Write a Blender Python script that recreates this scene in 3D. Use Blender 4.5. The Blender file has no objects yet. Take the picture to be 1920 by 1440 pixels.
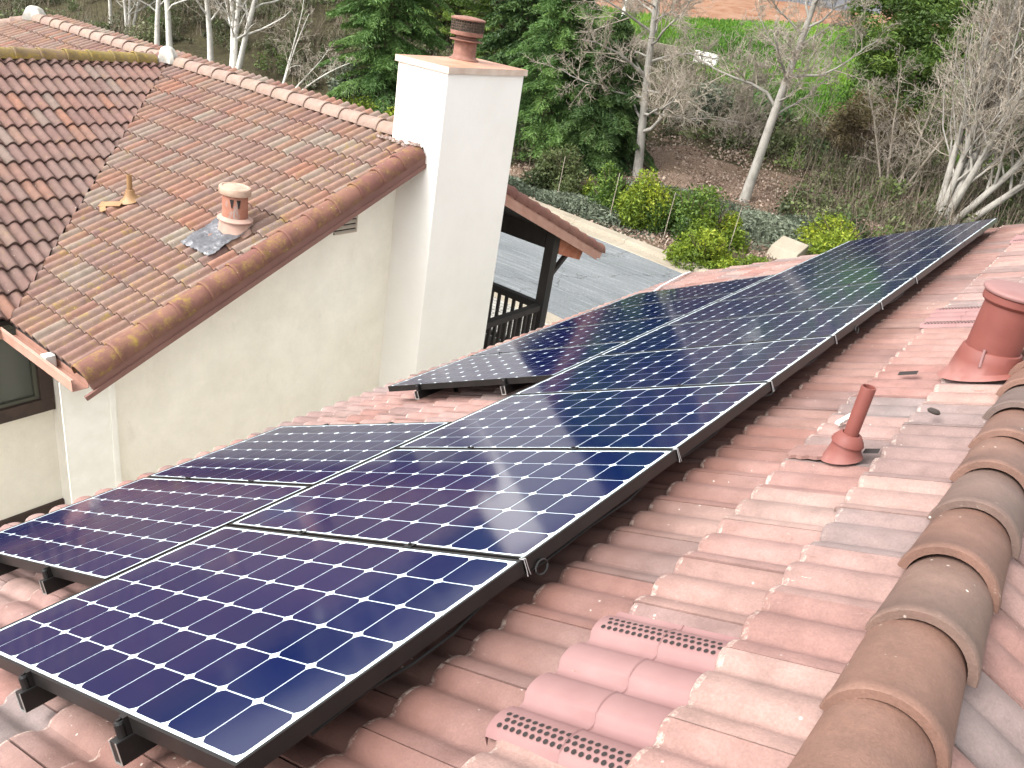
import bpy, bmesh, math, random
import numpy as np
from mathutils import Vector, Matrix, Euler
R_ = math.radians
SC = bpy.context.scene
COL = SC.collection

# ------------------------------------------------------------------ camera, world, sun, exposure
cam_d = bpy.data.cameras.new("camera")
cam = bpy.data.objects.new("camera", cam_d)
COL.objects.link(cam)
cam_d.sensor_width = 36.0
cam_d.lens = 36 * 1515.0 / 1920
cam_d.clip_start = 0.05
cam_d.clip_end = 3000
CX = [(0.7803406, 0.6069752, 0.1504979), (-0.3786035, 0.2670078, 0.8862089), (0.4977227, -0.7485238, 0.4381600)]
CAMP = Vector((0.97269, -0.68817, 1.51175))
M = Matrix(((CX[0][0], CX[1][0], CX[2][0], CAMP.x), (CX[0][1], CX[1][1], CX[2][1], CAMP.y),
            (CX[0][2], CX[1][2], CX[2][2], CAMP.z), (0, 0, 0, 1)))
cam.matrix_world = M
SC.camera = cam

SUN_EL, SUN_AZ = R_(46), R_(208)       # azimuth measured clockwise from +Y, where the sun stands
world = bpy.data.worlds.new("World")
SC.world = world
world.use_nodes = True
wn = world.node_tree
for n_ in list(wn.nodes):
    wn.nodes.remove(n_)
wo = wn.nodes.new("ShaderNodeOutputWorld")
bg = wn.nodes.new("ShaderNodeBackground")
sky = wn.nodes.new("ShaderNodeTexSky")
sky.sky_type = 'NISHITA'
sky.sun_disc = False
sky.sun_elevation = SUN_EL
sky.sun_rotation = SUN_AZ
sky.air_density = 1.0
sky.dust_density = 4.0
hs = wn.nodes.new("ShaderNodeHueSaturation")
hs.inputs["Saturation"].default_value = 0.10
hs.inputs["Value"].default_value = 2.0
wn.links.new(sky.outputs[0], hs.inputs["Color"])
wn.links.new(hs.outputs[0], bg.inputs[0])
bg.inputs[1].default_value = 0.15
wn.links.new(bg.outputs[0], wo.inputs[0])

sun_d = bpy.data.lights.new("sun", 'SUN')
sun_d.energy = 1.15
sun_d.angle = R_(25)
sun_d.color = (1.0, 0.95, 0.87)
sun = bpy.data.objects.new("sun", sun_d)
COL.objects.link(sun)
sdir = Vector((math.sin(SUN_AZ) * math.cos(SUN_EL), math.cos(SUN_AZ) * math.cos(SUN_EL), math.sin(SUN_EL)))
sun.rotation_euler = sdir.to_track_quat('Z', 'Y').to_euler()
sun.location = (0, -5, 20)
SC.view_settings.view_transform = 'Standard'
SC.view_settings.look = 'None'
SC.view_settings.exposure = 1.0
SC.view_settings.gamma = 1
SC.cycles.max_bounces = 6
SC.cycles.use_denoising = True

# ------------------------------------------------------------------ materials
MATS = {}


def rgb(c):
    return (c[0], c[1], c[2], 1.0)


class NT:
    def __init__(self, name, rough=0.8, spec=0.5, metal=0.0):
        m = bpy.data.materials.new(name)
        m.use_nodes = True
        self.m = m
        self.t = m.node_tree
        self.b = self.t.nodes["Principled BSDF"]
        self.b.inputs["Roughness"].default_value = rough
        self.b.inputs["Specular IOR Level"].default_value = spec
        self.b.inputs["Metallic"].default_value = metal
        self.co = None
        MATS[name] = m

    def n(self, typ, **kw):
        nd = self.t.nodes.new(typ)
        for k, v in kw.items():
            setattr(nd, k, v)
        return nd

    def l(self, a, b):
        self.t.links.new(a, b)

    def coord(self):
        if self.co is None:
            self.co = self.n("ShaderNodeTexCoord").outputs["Object"]
        return self.co

    def noise(self, scale, detail=4, rough=0.55, vec=None, out=0):
        nd = self.n("ShaderNodeTexNoise")
        nd.inputs["Scale"].default_value = scale
        nd.inputs["Detail"].default_value = detail
        nd.inputs["Roughness"].default_value = rough
        self.l(vec if vec is not None else self.coord(), nd.inputs["Vector"])
        return nd.outputs[out]

    def stretch(self, s, rot=(0, 0, 0)):
        nd = self.n("ShaderNodeMapping")
        nd.inputs["Scale"].default_value = s
        nd.inputs["Rotation"].default_value = rot
        self.l(self.coord(), nd.inputs["Vector"])
        return nd.outputs[0]

    def ramp(self, fac, stops, interp='LINEAR'):
        nd = self.n("ShaderNodeValToRGB")
        nd.color_ramp.interpolation = interp
        el = nd.color_ramp.elements
        while len(el) > 1:
            el.remove(el[0])
        el[0].position = stops[0][0]
        el[0].color = rgb(stops[0][1]) if not isinstance(stops[0][1], (int, float)) else rgb((stops[0][1],) * 3)
        for p_, c in stops[1:]:
            e = el.new(p_)
            e.color = rgb(c) if not isinstance(c, (int, float)) else rgb((c,) * 3)
        self.l(fac, nd.inputs[0])
        return nd.outputs[0]

    def mix(self, fac, a, b, mode='MIX'):
        nd = self.n("ShaderNodeMix", data_type='RGBA', blend_type=mode)
        for inp, v in ((nd.inputs[0], fac), (nd.inputs[6], a), (nd.inputs[7], b)):
            if isinstance(v, (int, float)):
                inp.default_value = v
            elif isinstance(v, tuple):
                inp.default_value = rgb(v)
            else:
                self.l(v, inp)
        return nd.outputs[2]

    def math(self, op, a, b=0.0):
        nd = self.n("ShaderNodeMath", operation=op)
        for inp, v in ((nd.inputs[0], a), (nd.inputs[1], b)):
            if isinstance(v, (int, float)):
                inp.default_value = v
            else:
                self.l(v, inp)
        return nd.outputs[0]

    def attr(self, name, out=2):
        nd = self.n("ShaderNodeAttribute", attribute_name=name)
        return nd.outputs[out]

    def color(self, c):
        if isinstance(c, tuple):
            self.b.inputs["Base Color"].default_value = rgb(c)
        else:
            self.l(c, self.b.inputs["Base Color"])

    def bump(self, h, strength=0.3, dist=0.01):
        nd = self.n("ShaderNodeBump")
        nd.inputs["Strength"].default_value = strength
        nd.inputs["Distance"].default_value = dist
        self.l(h, nd.inputs["Height"])
        self.l(nd.outputs[0], self.b.inputs["Normal"])


def tile_material(name, stops, dirt, lichen=0.0, specks=0.6, streak=None, band=None, wear=False, rough=0.82):
    t = NT(name, rough=rough, spec=0.3)
    c = t.ramp(t.attr("tint"), stops)
    big = t.noise(1.3, 4, 0.6)
    c = t.mix(t.ramp(big, [(0.38, 0.0), (0.68, 0.55)]), c, dirt)
    mid = t.noise(9, 5, 0.65)
    c = t.mix(0.5, c, t.ramp(mid, [(0.3, 0.55), (0.7, 1.25)]), 'MULTIPLY')
    fine = t.noise(150, 3, 0.7)
    c = t.mix(0.55, c, t.ramp(fine, [(0.3, 0.72), (0.7, 1.2)]), 'MULTIPLY')
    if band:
        # weathered, redder strip with panel shade painted in, between two x distances
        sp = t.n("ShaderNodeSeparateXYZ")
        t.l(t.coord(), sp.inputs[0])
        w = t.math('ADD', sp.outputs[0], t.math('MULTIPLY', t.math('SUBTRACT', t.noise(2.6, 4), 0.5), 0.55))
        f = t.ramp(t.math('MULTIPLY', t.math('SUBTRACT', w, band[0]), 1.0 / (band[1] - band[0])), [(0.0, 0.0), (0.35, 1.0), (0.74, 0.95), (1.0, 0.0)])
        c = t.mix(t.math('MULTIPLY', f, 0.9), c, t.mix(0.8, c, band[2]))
    if lichen:
        ln = t.noise(6.0, 6, 0.75)
        ln2 = t.noise(20, 5, 0.8)
        f = t.math('MULTIPLY', t.ramp(ln, [(0.58 - lichen * 0.1, 0.0), (0.74 - lichen * 0.1, 1.0)]), t.ramp(ln2, [(0.42, 0.0), (0.60, 1.0)]))
        f = t.math('MULTIPLY', f, t.ramp(t.attr("moss"), [(0.0, 0.12), (1.0, 1.0)]))
        c = t.mix(f, c, (0.24, 0.165, 0.03))
    if specks:
        v = t.n("ShaderNodeTexVoronoi")
        v.inputs["Scale"].default_value = 26
        t.l(t.coord(), v.inputs["Vector"])
        f = t.math('MULTIPLY', t.ramp(v.outputs["Distance"], [(0.07, 1.0), (0.12, 0.0)]),
                   t.ramp(t.noise(5.0, 2), [(0.56, 0.0), (0.62, specks)]))
        c = t.mix(f, c, (0.55, 0.50, 0.44))
    if streak:
        sn = t.noise(14, 5, 0.8, vec=t.stretch(streak))
        f = t.math('MULTIPLY', t.ramp(sn, [(0.66, 0.0), (0.72, 0.75)]), t.ramp(t.noise(2.6, 2), [(0.5, 0.0), (0.6, 1.0)]))
        c = t.mix(f, c, (0.48, 0.41, 0.35))
    if wear:
        f = t.math('MULTIPLY', t.math('MULTIPLY', t.attr("moss"), 0.7), t.ramp(t.noise(34, 5, 0.8), [(0.48, 0.0), (0.62, 1.0)]))
        c = t.mix(f, c, (0.40, 0.33, 0.28))
        # broad soft patches: rain-washed paler dust and darker run-off
        pn = t.noise(0.7, 5, 0.65, vec=t.stretch((1, 2.5, 1)))
        c = t.mix(0.8, c, t.ramp(pn, [(0.32, (0.78, 0.74, 0.72)), (0.5, (1.0, 1.0, 1.0)), (0.68, (1.18, 1.14, 1.1))]), 'MULTIPLY')
        sc_ = t.noise(46, 2, 0.9, vec=t.stretch((0.12, 1, 0.12)))
        c = t.mix(t.ramp(sc_, [(0.70, 0.0), (0.74, 0.55)]), c, (0.13, 0.075, 0.06))
    # grime and painted contact shade on the hanging front edge of each tile
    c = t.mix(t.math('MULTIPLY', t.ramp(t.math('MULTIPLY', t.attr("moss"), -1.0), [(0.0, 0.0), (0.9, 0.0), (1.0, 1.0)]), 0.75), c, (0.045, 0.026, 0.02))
    t.color(c)
    h = t.math('ADD', t.math('MULTIPLY', fine, 0.5), t.math('MULTIPLY', mid, 1.0))
    t.bump(h, 0.6, 0.005)
    return t.m


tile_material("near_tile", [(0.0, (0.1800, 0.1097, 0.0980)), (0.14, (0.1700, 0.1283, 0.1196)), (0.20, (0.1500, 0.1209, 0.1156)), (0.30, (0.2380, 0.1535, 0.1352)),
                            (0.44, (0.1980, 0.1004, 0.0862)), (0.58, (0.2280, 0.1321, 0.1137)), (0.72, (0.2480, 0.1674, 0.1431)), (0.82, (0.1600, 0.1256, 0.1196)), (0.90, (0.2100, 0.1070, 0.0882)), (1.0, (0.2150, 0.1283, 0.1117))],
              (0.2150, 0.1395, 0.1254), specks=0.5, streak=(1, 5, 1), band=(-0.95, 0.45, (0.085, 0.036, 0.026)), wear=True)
tile_material("far_tile", [(0.0, (0.1650, 0.0913, 0.0748)), (0.2, (0.1958, 0.1408, 0.1144)), (0.36, (0.1815, 0.0924, 0.0704)),
                           (0.52, (0.2145, 0.1232, 0.0836)), (0.68, (0.1650, 0.0968, 0.0836)), (0.84, (0.2068, 0.1738, 0.1386)), (1.0, (0.2200, 0.1078, 0.0748))],
              (0.1892, 0.1298, 0.1034), lichen=0.6, specks=0.8)
tile_material("cross_tile", [(0.0, (0.1375, 0.0770, 0.0649)), (0.3, (0.1595, 0.0913, 0.0759)), (0.5, (0.1672, 0.0858, 0.0682)),
                             (0.75, (0.1452, 0.0913, 0.0792)), (0.92, (0.1980, 0.0935, 0.0616)), (1.0, (0.1595, 0.1144, 0.0946))],
              (0.1375, 0.1012, 0.0858), lichen=0.3, specks=0.8)
tile_material("near_cap", [(0.0, (0.1377, 0.0720, 0.0514)), (0.4, (0.1551, 0.0859, 0.0636)), (0.6, (0.1203, 0.0819, 0.0666)), (0.66, (0.1000, 0.0769, 0.0682)), (0.8, (0.1611, 0.0852, 0.0605)), (1.0, (0.1326, 0.0688, 0.0508))],
              (0.1530, 0.0900, 0.0697), specks=0.9, streak=(1, 6, 1), wear=True, rough=0.66)
tile_material("far_cap", [(0.0, (0.1331, 0.0549, 0.0441)), (0.5, (0.1528, 0.0659, 0.0515)), (1.0, (0.1626, 0.0768, 0.0546))],
              (0.1454, 0.0702, 0.0525), lichen=1.3, specks=0.8)
tile_material("pale_cap", [(0.0, (0.2063, 0.1350, 0.1100)), (0.5, (0.2350, 0.1600, 0.1300)), (1.0, (0.2225, 0.1600, 0.1250))],
              (0.2375, 0.1750, 0.1375), lichen=0.4, specks=0.8)
tile_material("mossy_cap", [(0.0, (0.150, 0.108, 0.045)), (0.5, (0.165, 0.125, 0.045)), (1.0, (0.155, 0.105, 0.065))],
              (0.150, 0.095, 0.065), lichen=1.6, specks=0.4)

t = NT("underlay", 0.95)
t.color((0.03, 0.022, 0.018))
t = NT("mortar", 0.95)
t.color(t.ramp(t.noise(18, 5), [(0.3, (0.09, 0.06, 0.05)), (0.7, (0.28, 0.21, 0.18))]))
t.bump(t.noise(30, 5), 0.7, 0.02)

t = NT("stucco", 0.93, 0.25)
c = t.ramp(t.noise(0.9, 5, 0.6), [(0.3, (0.73, 0.695, 0.60)), (0.7, (0.79, 0.765, 0.69))])
c = t.mix(t.ramp(t.noise(5, 6, 0.7, vec=t.stretch((1, 1, 0.4))), [(0.58, 0.0), (0.85, 0.35)]), c, (0.50, 0.45, 0.37))
c = t.mix(t.ramp(t.noise(22, 4, 0.8, vec=t.stretch((1, .5, 2.2))), [(0.68, 0.0), (0.74, 0.6)]), c, (0.36, 0.32, 0.26))
c = t.mix(0.6, c, t.ramp(t.noise(2.4, 6, 0.75), [(0.35, 0.90), (0.65, 1.06)]), 'MULTIPLY')
t.color(c)
t.bump(t.math('ADD', t.noise(60, 4, 0.6), t.math('MULTIPLY', t.noise(5, 4), 1.4)), 0.35, 0.012)

t = NT("chimney_stucco", 0.93, 0.25)
c = t.ramp(t.noise(1.2, 5, 0.6), [(0.3, (0.72, 0.70, 0.65)), (0.7, (0.77, 0.755, 0.71))])
c = t.mix(t.ramp(t.noise(7, 6, 0.8), [(0.62, 0.0), (0.8, 0.35)]), c, (0.56, 0.53, 0.47))
sp = t.n("ShaderNodeSeparateXYZ")
t.l(t.coord(), sp.inputs[0])
# rust-coloured run-off on the upper back corner, below the metal cap
f = t.math('MULTIPLY', t.ramp(t.math('MULTIPLY', t.math('ADD', sp.outputs[0], t.math('MULTIPLY', t.noise(3, 3), 0.12)), -1.0), [(0.0, 0.0), (0.16, 0.0), (0.40, 0.85)]),
           t.ramp(t.noise(2.0, 4), [(0.35, 0.15), (0.7, 1.0)]))
c = t.mix(f, c, (0.72, 0.52, 0.36))
t.color(c)
t.bump(t.math('ADD', t.noise(55, 4, 0.6), t.math('MULTIPLY', t.noise(4, 4), 1.4)), 0.3, 0.012)

t = NT("white_paint", 0.75)
t.color(t.ramp(t.noise(6, 4), [(0.3, (0.72, 0.71, 0.65)), (0.7, (0.80, 0.79, 0.74))]))
t = NT("white_cap", 0.85)
t.color(t.ramp(t.noise(14, 4), [(0.3, (0.36, 0.34, 0.29)), (0.7, (0.52, 0.51, 0.46))]))

t = NT("barge_paint", 0.8)
c = t.ramp(t.noise(3, 5), [(0.3, (0.1440, 0.0684, 0.0540)), (0.7, (0.1872, 0.0936, 0.0756))])
t.color(c)
t.bump(t.noise(40, 3, vec=t.stretch((1, 0.15, 1))), 0.3, 0.004)
t = NT("gutter_paint", 0.55)
t.color(t.ramp(t.noise(5, 5), [(0.3, (0.33, 0.17, 0.125)), (0.7, (0.41, 0.24, 0.185))]))
t = NT("orange_wood", 0.85)
c = t.ramp(t.noise(9, 5), [(0.35, (0.36, 0.12, 0.065)), (0.65, (0.44, 0.18, 0.11))])
c = t.mix(t.ramp(t.noise(16, 5, 0.8), [(0.6, 0.0), (0.66, 0.8)]), c, (0.16, 0.09, 0.06))
t.color(c)
t = NT("dark_wood", 0.75)
t.color(t.ramp(t.noise(8, 4, vec=t.stretch((1, 1, 0.2))), [(0.3, (0.012, 0.010, 0.009)), (0.7, (0.024, 0.019, 0.016))]))
t = NT("brown_wood", 0.7)
t.color(t.ramp(t.noise(8, 4), [(0.3, (0.030, 0.018, 0.014)), (0.7, (0.05, 0.030, 0.023))]))
t = NT("sash_paint", 0.6)
t.color((0.075, 0.075, 0.055))
t = NT("window_glass", 0.05, 0.5)
t.color((0.010, 0.012, 0.011))
t = NT("curtain_glass", 0.1, 0.5)
t.color((0.045, 0.05, 0.04))

t = NT("vent_red", 0.6, 0.35)
c = t.ramp(t.noise(5, 5, 0.6), [(0.3, (0.125, 0.034, 0.026)), (0.7, (0.165, 0.050, 0.039))])
sp = t.n("ShaderNodeSeparateXYZ")
t.l(t.coord(), sp.inputs[0])
f = t.math('MULTIPLY', t.ramp(sp.outputs[2], [(0.0, 0.85), (0.09, 0.0)]), t.ramp(t.noise(16, 5), [(0.3, 0.4), (0.6, 1.0)]))
c = t.mix(f, c, (0.24, 0.115, 0.10))      # dusty overspray on the skirt
t.color(c)
t = NT("vent_pink", 0.62, 0.3)
t.color(t.ramp(t.noise(4, 5, 0.6), [(0.3, (0.175, 0.090, 0.086)), (0.7, (0.215, 0.122, 0.116))]))
t = NT("pink_lid", 0.6, 0.4)
t.color(t.ramp(t.noise(6, 5, 0.6), [(0.3, (0.17, 0.082, 0.074)), (0.7, (0.205, 0.108, 0.10))]))
t = NT("hole_dark", 0.9)
t.color((0.012, 0.008, 0.007))
t = NT("copper_paint", 0.6, 0.4)
c = t.ramp(t.noise(4, 5), [(0.3, (0.30, 0.14, 0.085)), (0.7, (0.40, 0.22, 0.15))])
t.color(c)
t = NT("cap_edge", 0.7)
t.color(t.ramp(t.noise(5, 4), [(0.3, (0.44, 0.33, 0.26)), (0.7, (0.56, 0.46, 0.38))]))
t = NT("rust_metal", 0.75)
c = t.ramp(t.noise(12, 6, 0.7), [(0.3, (0.11, 0.05, 0.03)), (0.55, (0.19, 0.085, 0.06)), (0.75, (0.23, 0.13, 0.095))])
t.color(c)
t = NT("mesh_metal", 0.8)
t.color(t.ramp(t.noise(30, 3), [(0.4, (0.03, 0.022, 0.015)), (0.6, (0.085, 0.055, 0.035))]))
t = NT("stack_paint", 0.7)
c = t.ramp(t.noise(9, 6, 0.7), [(0.3, (0.22, 0.08, 0.048)), (0.65, (0.29, 0.13, 0.085))])
c = t.mix(t.ramp(t.noise(7, 6, 0.7, vec=t.stretch((1, 1, 0.35))), [(0.56, 0.0), (0.62, 0.9)]), c, (0.22, 0.20, 0.185))
t.color(c)
t = NT("stack_cream", 0.75)
t.color(t.ramp(t.noise(9, 5), [(0.3, (0.2700, 0.1650, 0.1162)), (0.7, (0.3600, 0.2700, 0.2025))]))
t = NT("stack_skirt", 0.75)
t.color(t.ramp(t.noise(9, 5), [(0.3, (0.27, 0.165, 0.13)), (0.7, (0.36, 0.235, 0.185))]))
t = NT("lead_sheet", 0.42, 0.5, 0.55)
c = t.ramp(t.noise(7, 6, 0.75), [(0.3, (0.06, 0.06, 0.066)), (0.58, (0.12, 0.12, 0.128)), (0.72, (0.40, 0.38, 0.37))])
t.color(c)
t.bump(t.noise(5, 3), 0.9, 0.05)
t = NT("ochre_paint", 0.6)
t.color(t.ramp(t.noise(9, 5), [(0.3, (0.20, 0.105, 0.04)), (0.7, (0.27, 0.155, 0.065))]))
t = NT("louver_wood", 0.8)
t.color(t.ramp(t.noise(9, 5), [(0.3, (0.42, 0.36, 0.28)), (0.7, (0.52, 0.46, 0.37))]))

# photovoltaic module
t = NT("cell", 0.10, 0.5)
c = t.ramp(t.attr("tint"), [(0.0, (0.0010, 0.0050, 0.036)), (0.5, (0.0014, 0.0056, 0.042)), (1.0, (0.0028, 0.0056, 0.040))])
dn = t.noise(2.2, 5, 0.7)
c = t.mix(t.ramp(dn, [(0.5, 0.0), (0.85, 0.14)]), c, (0.05, 0.05, 0.075))
spx = t.n("ShaderNodeSeparateXYZ")
t.l(t.coord(), spx.inputs[0])
low = t.ramp(t.math('MULTIPLY', spx.outputs[0], -0.61), [(0.90, 0.0), (0.99, 0.5)])
c = t.mix(t.math('MULTIPLY', low, t.ramp(t.noise(11, 5, 0.8), [(0.35, 0.0), (0.65, 0.5)])), c, (0.09, 0.085, 0.09))
c = t.mix(t.ramp(t.noise(60, 2, 0.9), [(0.74, 0.0), (0.78, 0.35)]), c, (0.12, 0.12, 0.13))
t.color(c)
t.l(t.ramp(t.noise(3, 5, 0.6), [(0.3, 0.07), (0.8, 0.12)]), t.b.inputs["Roughness"])
t.b.inputs["IOR"].default_value = 1.48
t = NT("backsheet", 0.12, 0.5)
t.color((0.66, 0.76, 0.80))
t.b.inputs["IOR"].default_value = 1.48
t = NT("black_anodised", 0.38, 0.5, 0.3)
c = t.ramp(t.noise(5, 5, 0.7), [(0.3, (0.006, 0.006, 0.006)), (0.7, (0.016, 0.014, 0.013))])
t.color(c)
t = NT("cut_aluminium", 0.35, 0.5, 0.9)
t.color((0.62, 0.66, 0.64))
t = NT("steel_clip", 0.35, 0.5, 0.8)
t.color((0.55, 0.55, 0.55))
t = NT("black_cable", 0.5)
t.color((0.01, 0.01, 0.01))
t = NT("white_conduit", 0.7)
t.color(t.ramp(t.noise(6, 5, 0.7), [(0.35, (0.50, 0.50, 0.48)), (0.65, (0.78, 0.77, 0.75))]))

# ground and vegetation
t = NT("asphalt", 0.93, 0.25)
c = t.ramp(t.noise(0.5, 6, 0.6, vec=t.stretch((0.35, 1.6, 1))), [(0.3, (0.0978, 0.1062, 0.1105)), (0.7, (0.1403, 0.1487, 0.1530))])
c = t.mix(t.ramp(t.noise(2.2, 5, 0.7, vec=t.stretch((0.25, 3.2, 1))), [(0.5, 0.0), (0.68, 0.6)]), c, (0.2210, 0.2338, 0.2380))
c = t.mix(0.8, c, t.ramp(t.noise(22, 4, 0.8, vec=t.stretch((0.5, 1.5, 1))), [(0.35, 0.62), (0.65, 1.35)]), 'MULTIPLY')
c = t.mix(0.5, c, t.ramp(t.noise(70, 3, 0.8), [(0.35, 0.6), (0.65, 1.4)]), 'MULTIPLY')
v = t.n("ShaderNodeTexVoronoi", feature='DISTANCE_TO_EDGE')
v.inputs["Scale"].default_value = 0.28
wv = t.n("ShaderNodeVectorMath", operation='ADD')
t.l(t.coord(), wv.inputs[0])
t.l(t.noise(1.2, 4, 0.7, out=1), wv.inputs[1])
t.l(wv.outputs[0], v.inputs["Vector"])
c = t.mix(t.ramp(v.outputs["Distance"], [(0.0, 0.75), (0.006, 0.0)]), c, (0.03, 0.03, 0.03))
t.color(c)
t = NT("concrete", 0.9, 0.3)
c = t.ramp(t.noise(0.8, 6, 0.65), [(0.3, (0.21, 0.18, 0.135)), (0.7, (0.29, 0.255, 0.20))])
c = t.mix(0.5, c, t.ramp(t.noise(20, 4, 0.7), [(0.3, 0.72), (0.7, 1.2)]), 'MULTIPLY')
t.color(c)
t = NT("pavers", 0.9, 0.3)
bk = t.n("ShaderNodeTexBrick")
bk.inputs["Scale"].default_value = 1.4
bk.inputs["Mortar Size"].default_value = 0.02
bk.inputs["Color1"].default_value = rgb((0.28, 0.265, 0.235))
bk.inputs["Color2"].default_value = rgb((0.35, 0.335, 0.30))
bk.inputs["Mortar"].default_value = rgb((0.10, 0.10, 0.09))
t.l(t.coord(), bk.inputs["Vector"])
t.color(t.mix(0.6, bk.outputs[0], t.ramp(t.noise(6, 5), [(0.3, 0.75), (0.7, 1.15)]), 'MULTIPLY'))
t = NT("hill_soil", 0.97, 0.1)
zone = t.attr("zone")
litter = t.mix(t.ramp(t.noise(16, 6, 0.85), [(0.42, 0.0), (0.60, 1.0)]), (0.0650, 0.0390, 0.0260), (0.2730, 0.2015, 0.1560))
litter = t.mix(t.ramp(t.noise(0.5, 4, 0.6), [(0.42, 0.0), (0.62, 0.6)]), litter, (0.1105, 0.0780, 0.0494))
grass = t.ramp(t.noise(2.5, 6, 0.75), [(0.3, (0.035, 0.08, 0.010)), (0.5, (0.06, 0.14, 0.014)), (0.72, (0.10, 0.19, 0.022))])
grass = t.mix(t.ramp(t.noise(0.14, 4, 0.7), [(0.5, 0.0), (0.66, 0.8)]), grass, (0.15, 0.16, 0.055))
dirt = t.ramp(t.noise(0.6, 6, 0.7), [(0.3, (0.1343, 0.0516, 0.0236)), (0.5, (0.1983, 0.1092, 0.0679)), (0.7, (0.2303, 0.1456, 0.1033))])
scrub = t.ramp(t.noise(3.0, 6, 0.8), [(0.3, (0.02, 0.02, 0.010)), (0.5, (0.05, 0.042, 0.024)), (0.7, (0.07, 0.07, 0.03))])
c = t.mix(t.ramp(zone, [(0.9, 0.0), (1.1, 1.0)]), litter, scrub)
# zone: 0 litter, 1/3 scrub, 2/3 meadow, 1 dirt
c = t.mix(t.ramp(zone, [(0.13, 0.0), (0.22, 1.0)]), litter, scrub)
c = t.mix(t.ramp(zone, [(0.47, 0.0), (0.53, 1.0)]), c, grass)
c = t.mix(t.ramp(zone, [(0.81, 0.0), (0.86, 1.0)]), c, dirt)
t.color(c)
t.bump(t.noise(12, 5, 0.8), 0.8, 0.08)

t = NT("leaf_litter", 0.95)
t.color(t.ramp(t.attr("tint"), [(0.0, (0.13, 0.08, 0.055)), (0.5, (0.20, 0.145, 0.11)), (1.0, (0.31, 0.25, 0.20))]))


def leaf_mat(name, stops, trans=0.25, rough=0.6):
    t = NT(name, rough, 0.3)
    c = t.ramp(t.attr("tint"), stops)
    t.color(c)
    tr = t.n("ShaderNodeBsdfTranslucent")
    t.l(c, tr.inputs[0])
    mx = t.n("ShaderNodeMixShader")
    mx.inputs[0].default_value = trans
    out = t.t.nodes["Material Output"]
    t.l(t.b.outputs[0], mx.inputs[1])
    t.l(tr.outputs[0], mx.inputs[2])
    t.l(mx.outputs[0], out.inputs[0])
    return t.m


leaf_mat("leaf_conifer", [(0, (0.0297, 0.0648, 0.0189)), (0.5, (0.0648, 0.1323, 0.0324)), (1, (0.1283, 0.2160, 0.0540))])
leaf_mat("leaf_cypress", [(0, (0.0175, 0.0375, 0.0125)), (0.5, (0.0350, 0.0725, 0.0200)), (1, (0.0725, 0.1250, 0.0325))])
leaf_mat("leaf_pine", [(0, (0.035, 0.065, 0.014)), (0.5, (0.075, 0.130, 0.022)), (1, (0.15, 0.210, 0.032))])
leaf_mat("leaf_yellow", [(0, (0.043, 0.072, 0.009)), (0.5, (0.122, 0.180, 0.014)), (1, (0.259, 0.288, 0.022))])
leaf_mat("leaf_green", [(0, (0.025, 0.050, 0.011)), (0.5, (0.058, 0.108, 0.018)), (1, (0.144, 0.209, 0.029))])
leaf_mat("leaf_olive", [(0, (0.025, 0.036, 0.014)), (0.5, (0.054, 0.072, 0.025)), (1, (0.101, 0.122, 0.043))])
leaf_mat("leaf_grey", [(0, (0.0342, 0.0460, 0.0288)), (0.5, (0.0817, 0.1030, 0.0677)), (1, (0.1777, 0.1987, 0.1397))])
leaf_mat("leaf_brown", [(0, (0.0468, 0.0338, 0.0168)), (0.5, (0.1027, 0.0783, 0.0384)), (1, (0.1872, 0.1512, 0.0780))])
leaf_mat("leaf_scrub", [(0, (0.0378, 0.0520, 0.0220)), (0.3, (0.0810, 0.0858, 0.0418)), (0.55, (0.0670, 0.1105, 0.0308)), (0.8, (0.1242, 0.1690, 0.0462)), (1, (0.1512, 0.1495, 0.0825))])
t = NT("pale_bark", 0.9, 0.2)
c = t.ramp(t.noise(3, 6, 0.75, vec=t.stretch((1, 1, 0.5))), [(0.3, (0.1498, 0.1373, 0.1186)), (0.5, (0.2496, 0.2340, 0.2059)), (0.7, (0.3120, 0.2933, 0.2621))])
t.color(c)
t = NT("white_bark", 0.9, 0.2)
c = t.ramp(t.noise(4, 6, 0.75, vec=t.stretch((1, 1, 0.8))), [(0.33, (0.1408, 0.1232, 0.1056)), (0.42, (0.4400, 0.4224, 0.3784)), (0.7, (0.5632, 0.5456, 0.5016))])
t.color(c)
t = NT("twig", 0.9, 0.2)
t.color(t.ramp(t.noise(1.2, 4), [(0.3, (0.20, 0.165, 0.125)), (0.7, (0.36, 0.32, 0.265))]))
t = NT("scrub_twig", 0.9, 0.2)
t.color(t.ramp(t.attr("tint"), [(0.0, (0.05, 0.036, 0.026)), (1.0, (0.19, 0.155, 0.12))]))
t = NT("brown_bark", 0.95, 0.1)
t.color(t.ramp(t.noise(5, 5), [(0.3, (0.05, 0.035, 0.025)), (0.7, (0.11, 0.08, 0.06))]))
t = NT("fence_dark", 0.9)
t.color((0.10, 0.105, 0.115))

# ------------------------------------------------------------------ mesh helpers


WORLD = {}                          # world position of unrotated parents


def place(ob, parent, loc, rot=None):
    if parent is not None:
        ob.parent = parent
        if parent.name in WORLD:
            ob.location = Vector(loc) - WORLD[parent.name]
            WORLD[ob.name] = Vector(loc)
    else:
        ob.location = loc
        WORLD[ob.name] = Vector(loc)
        if rot is not None:
            ob.rotation_euler = rot
    return ob


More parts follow.
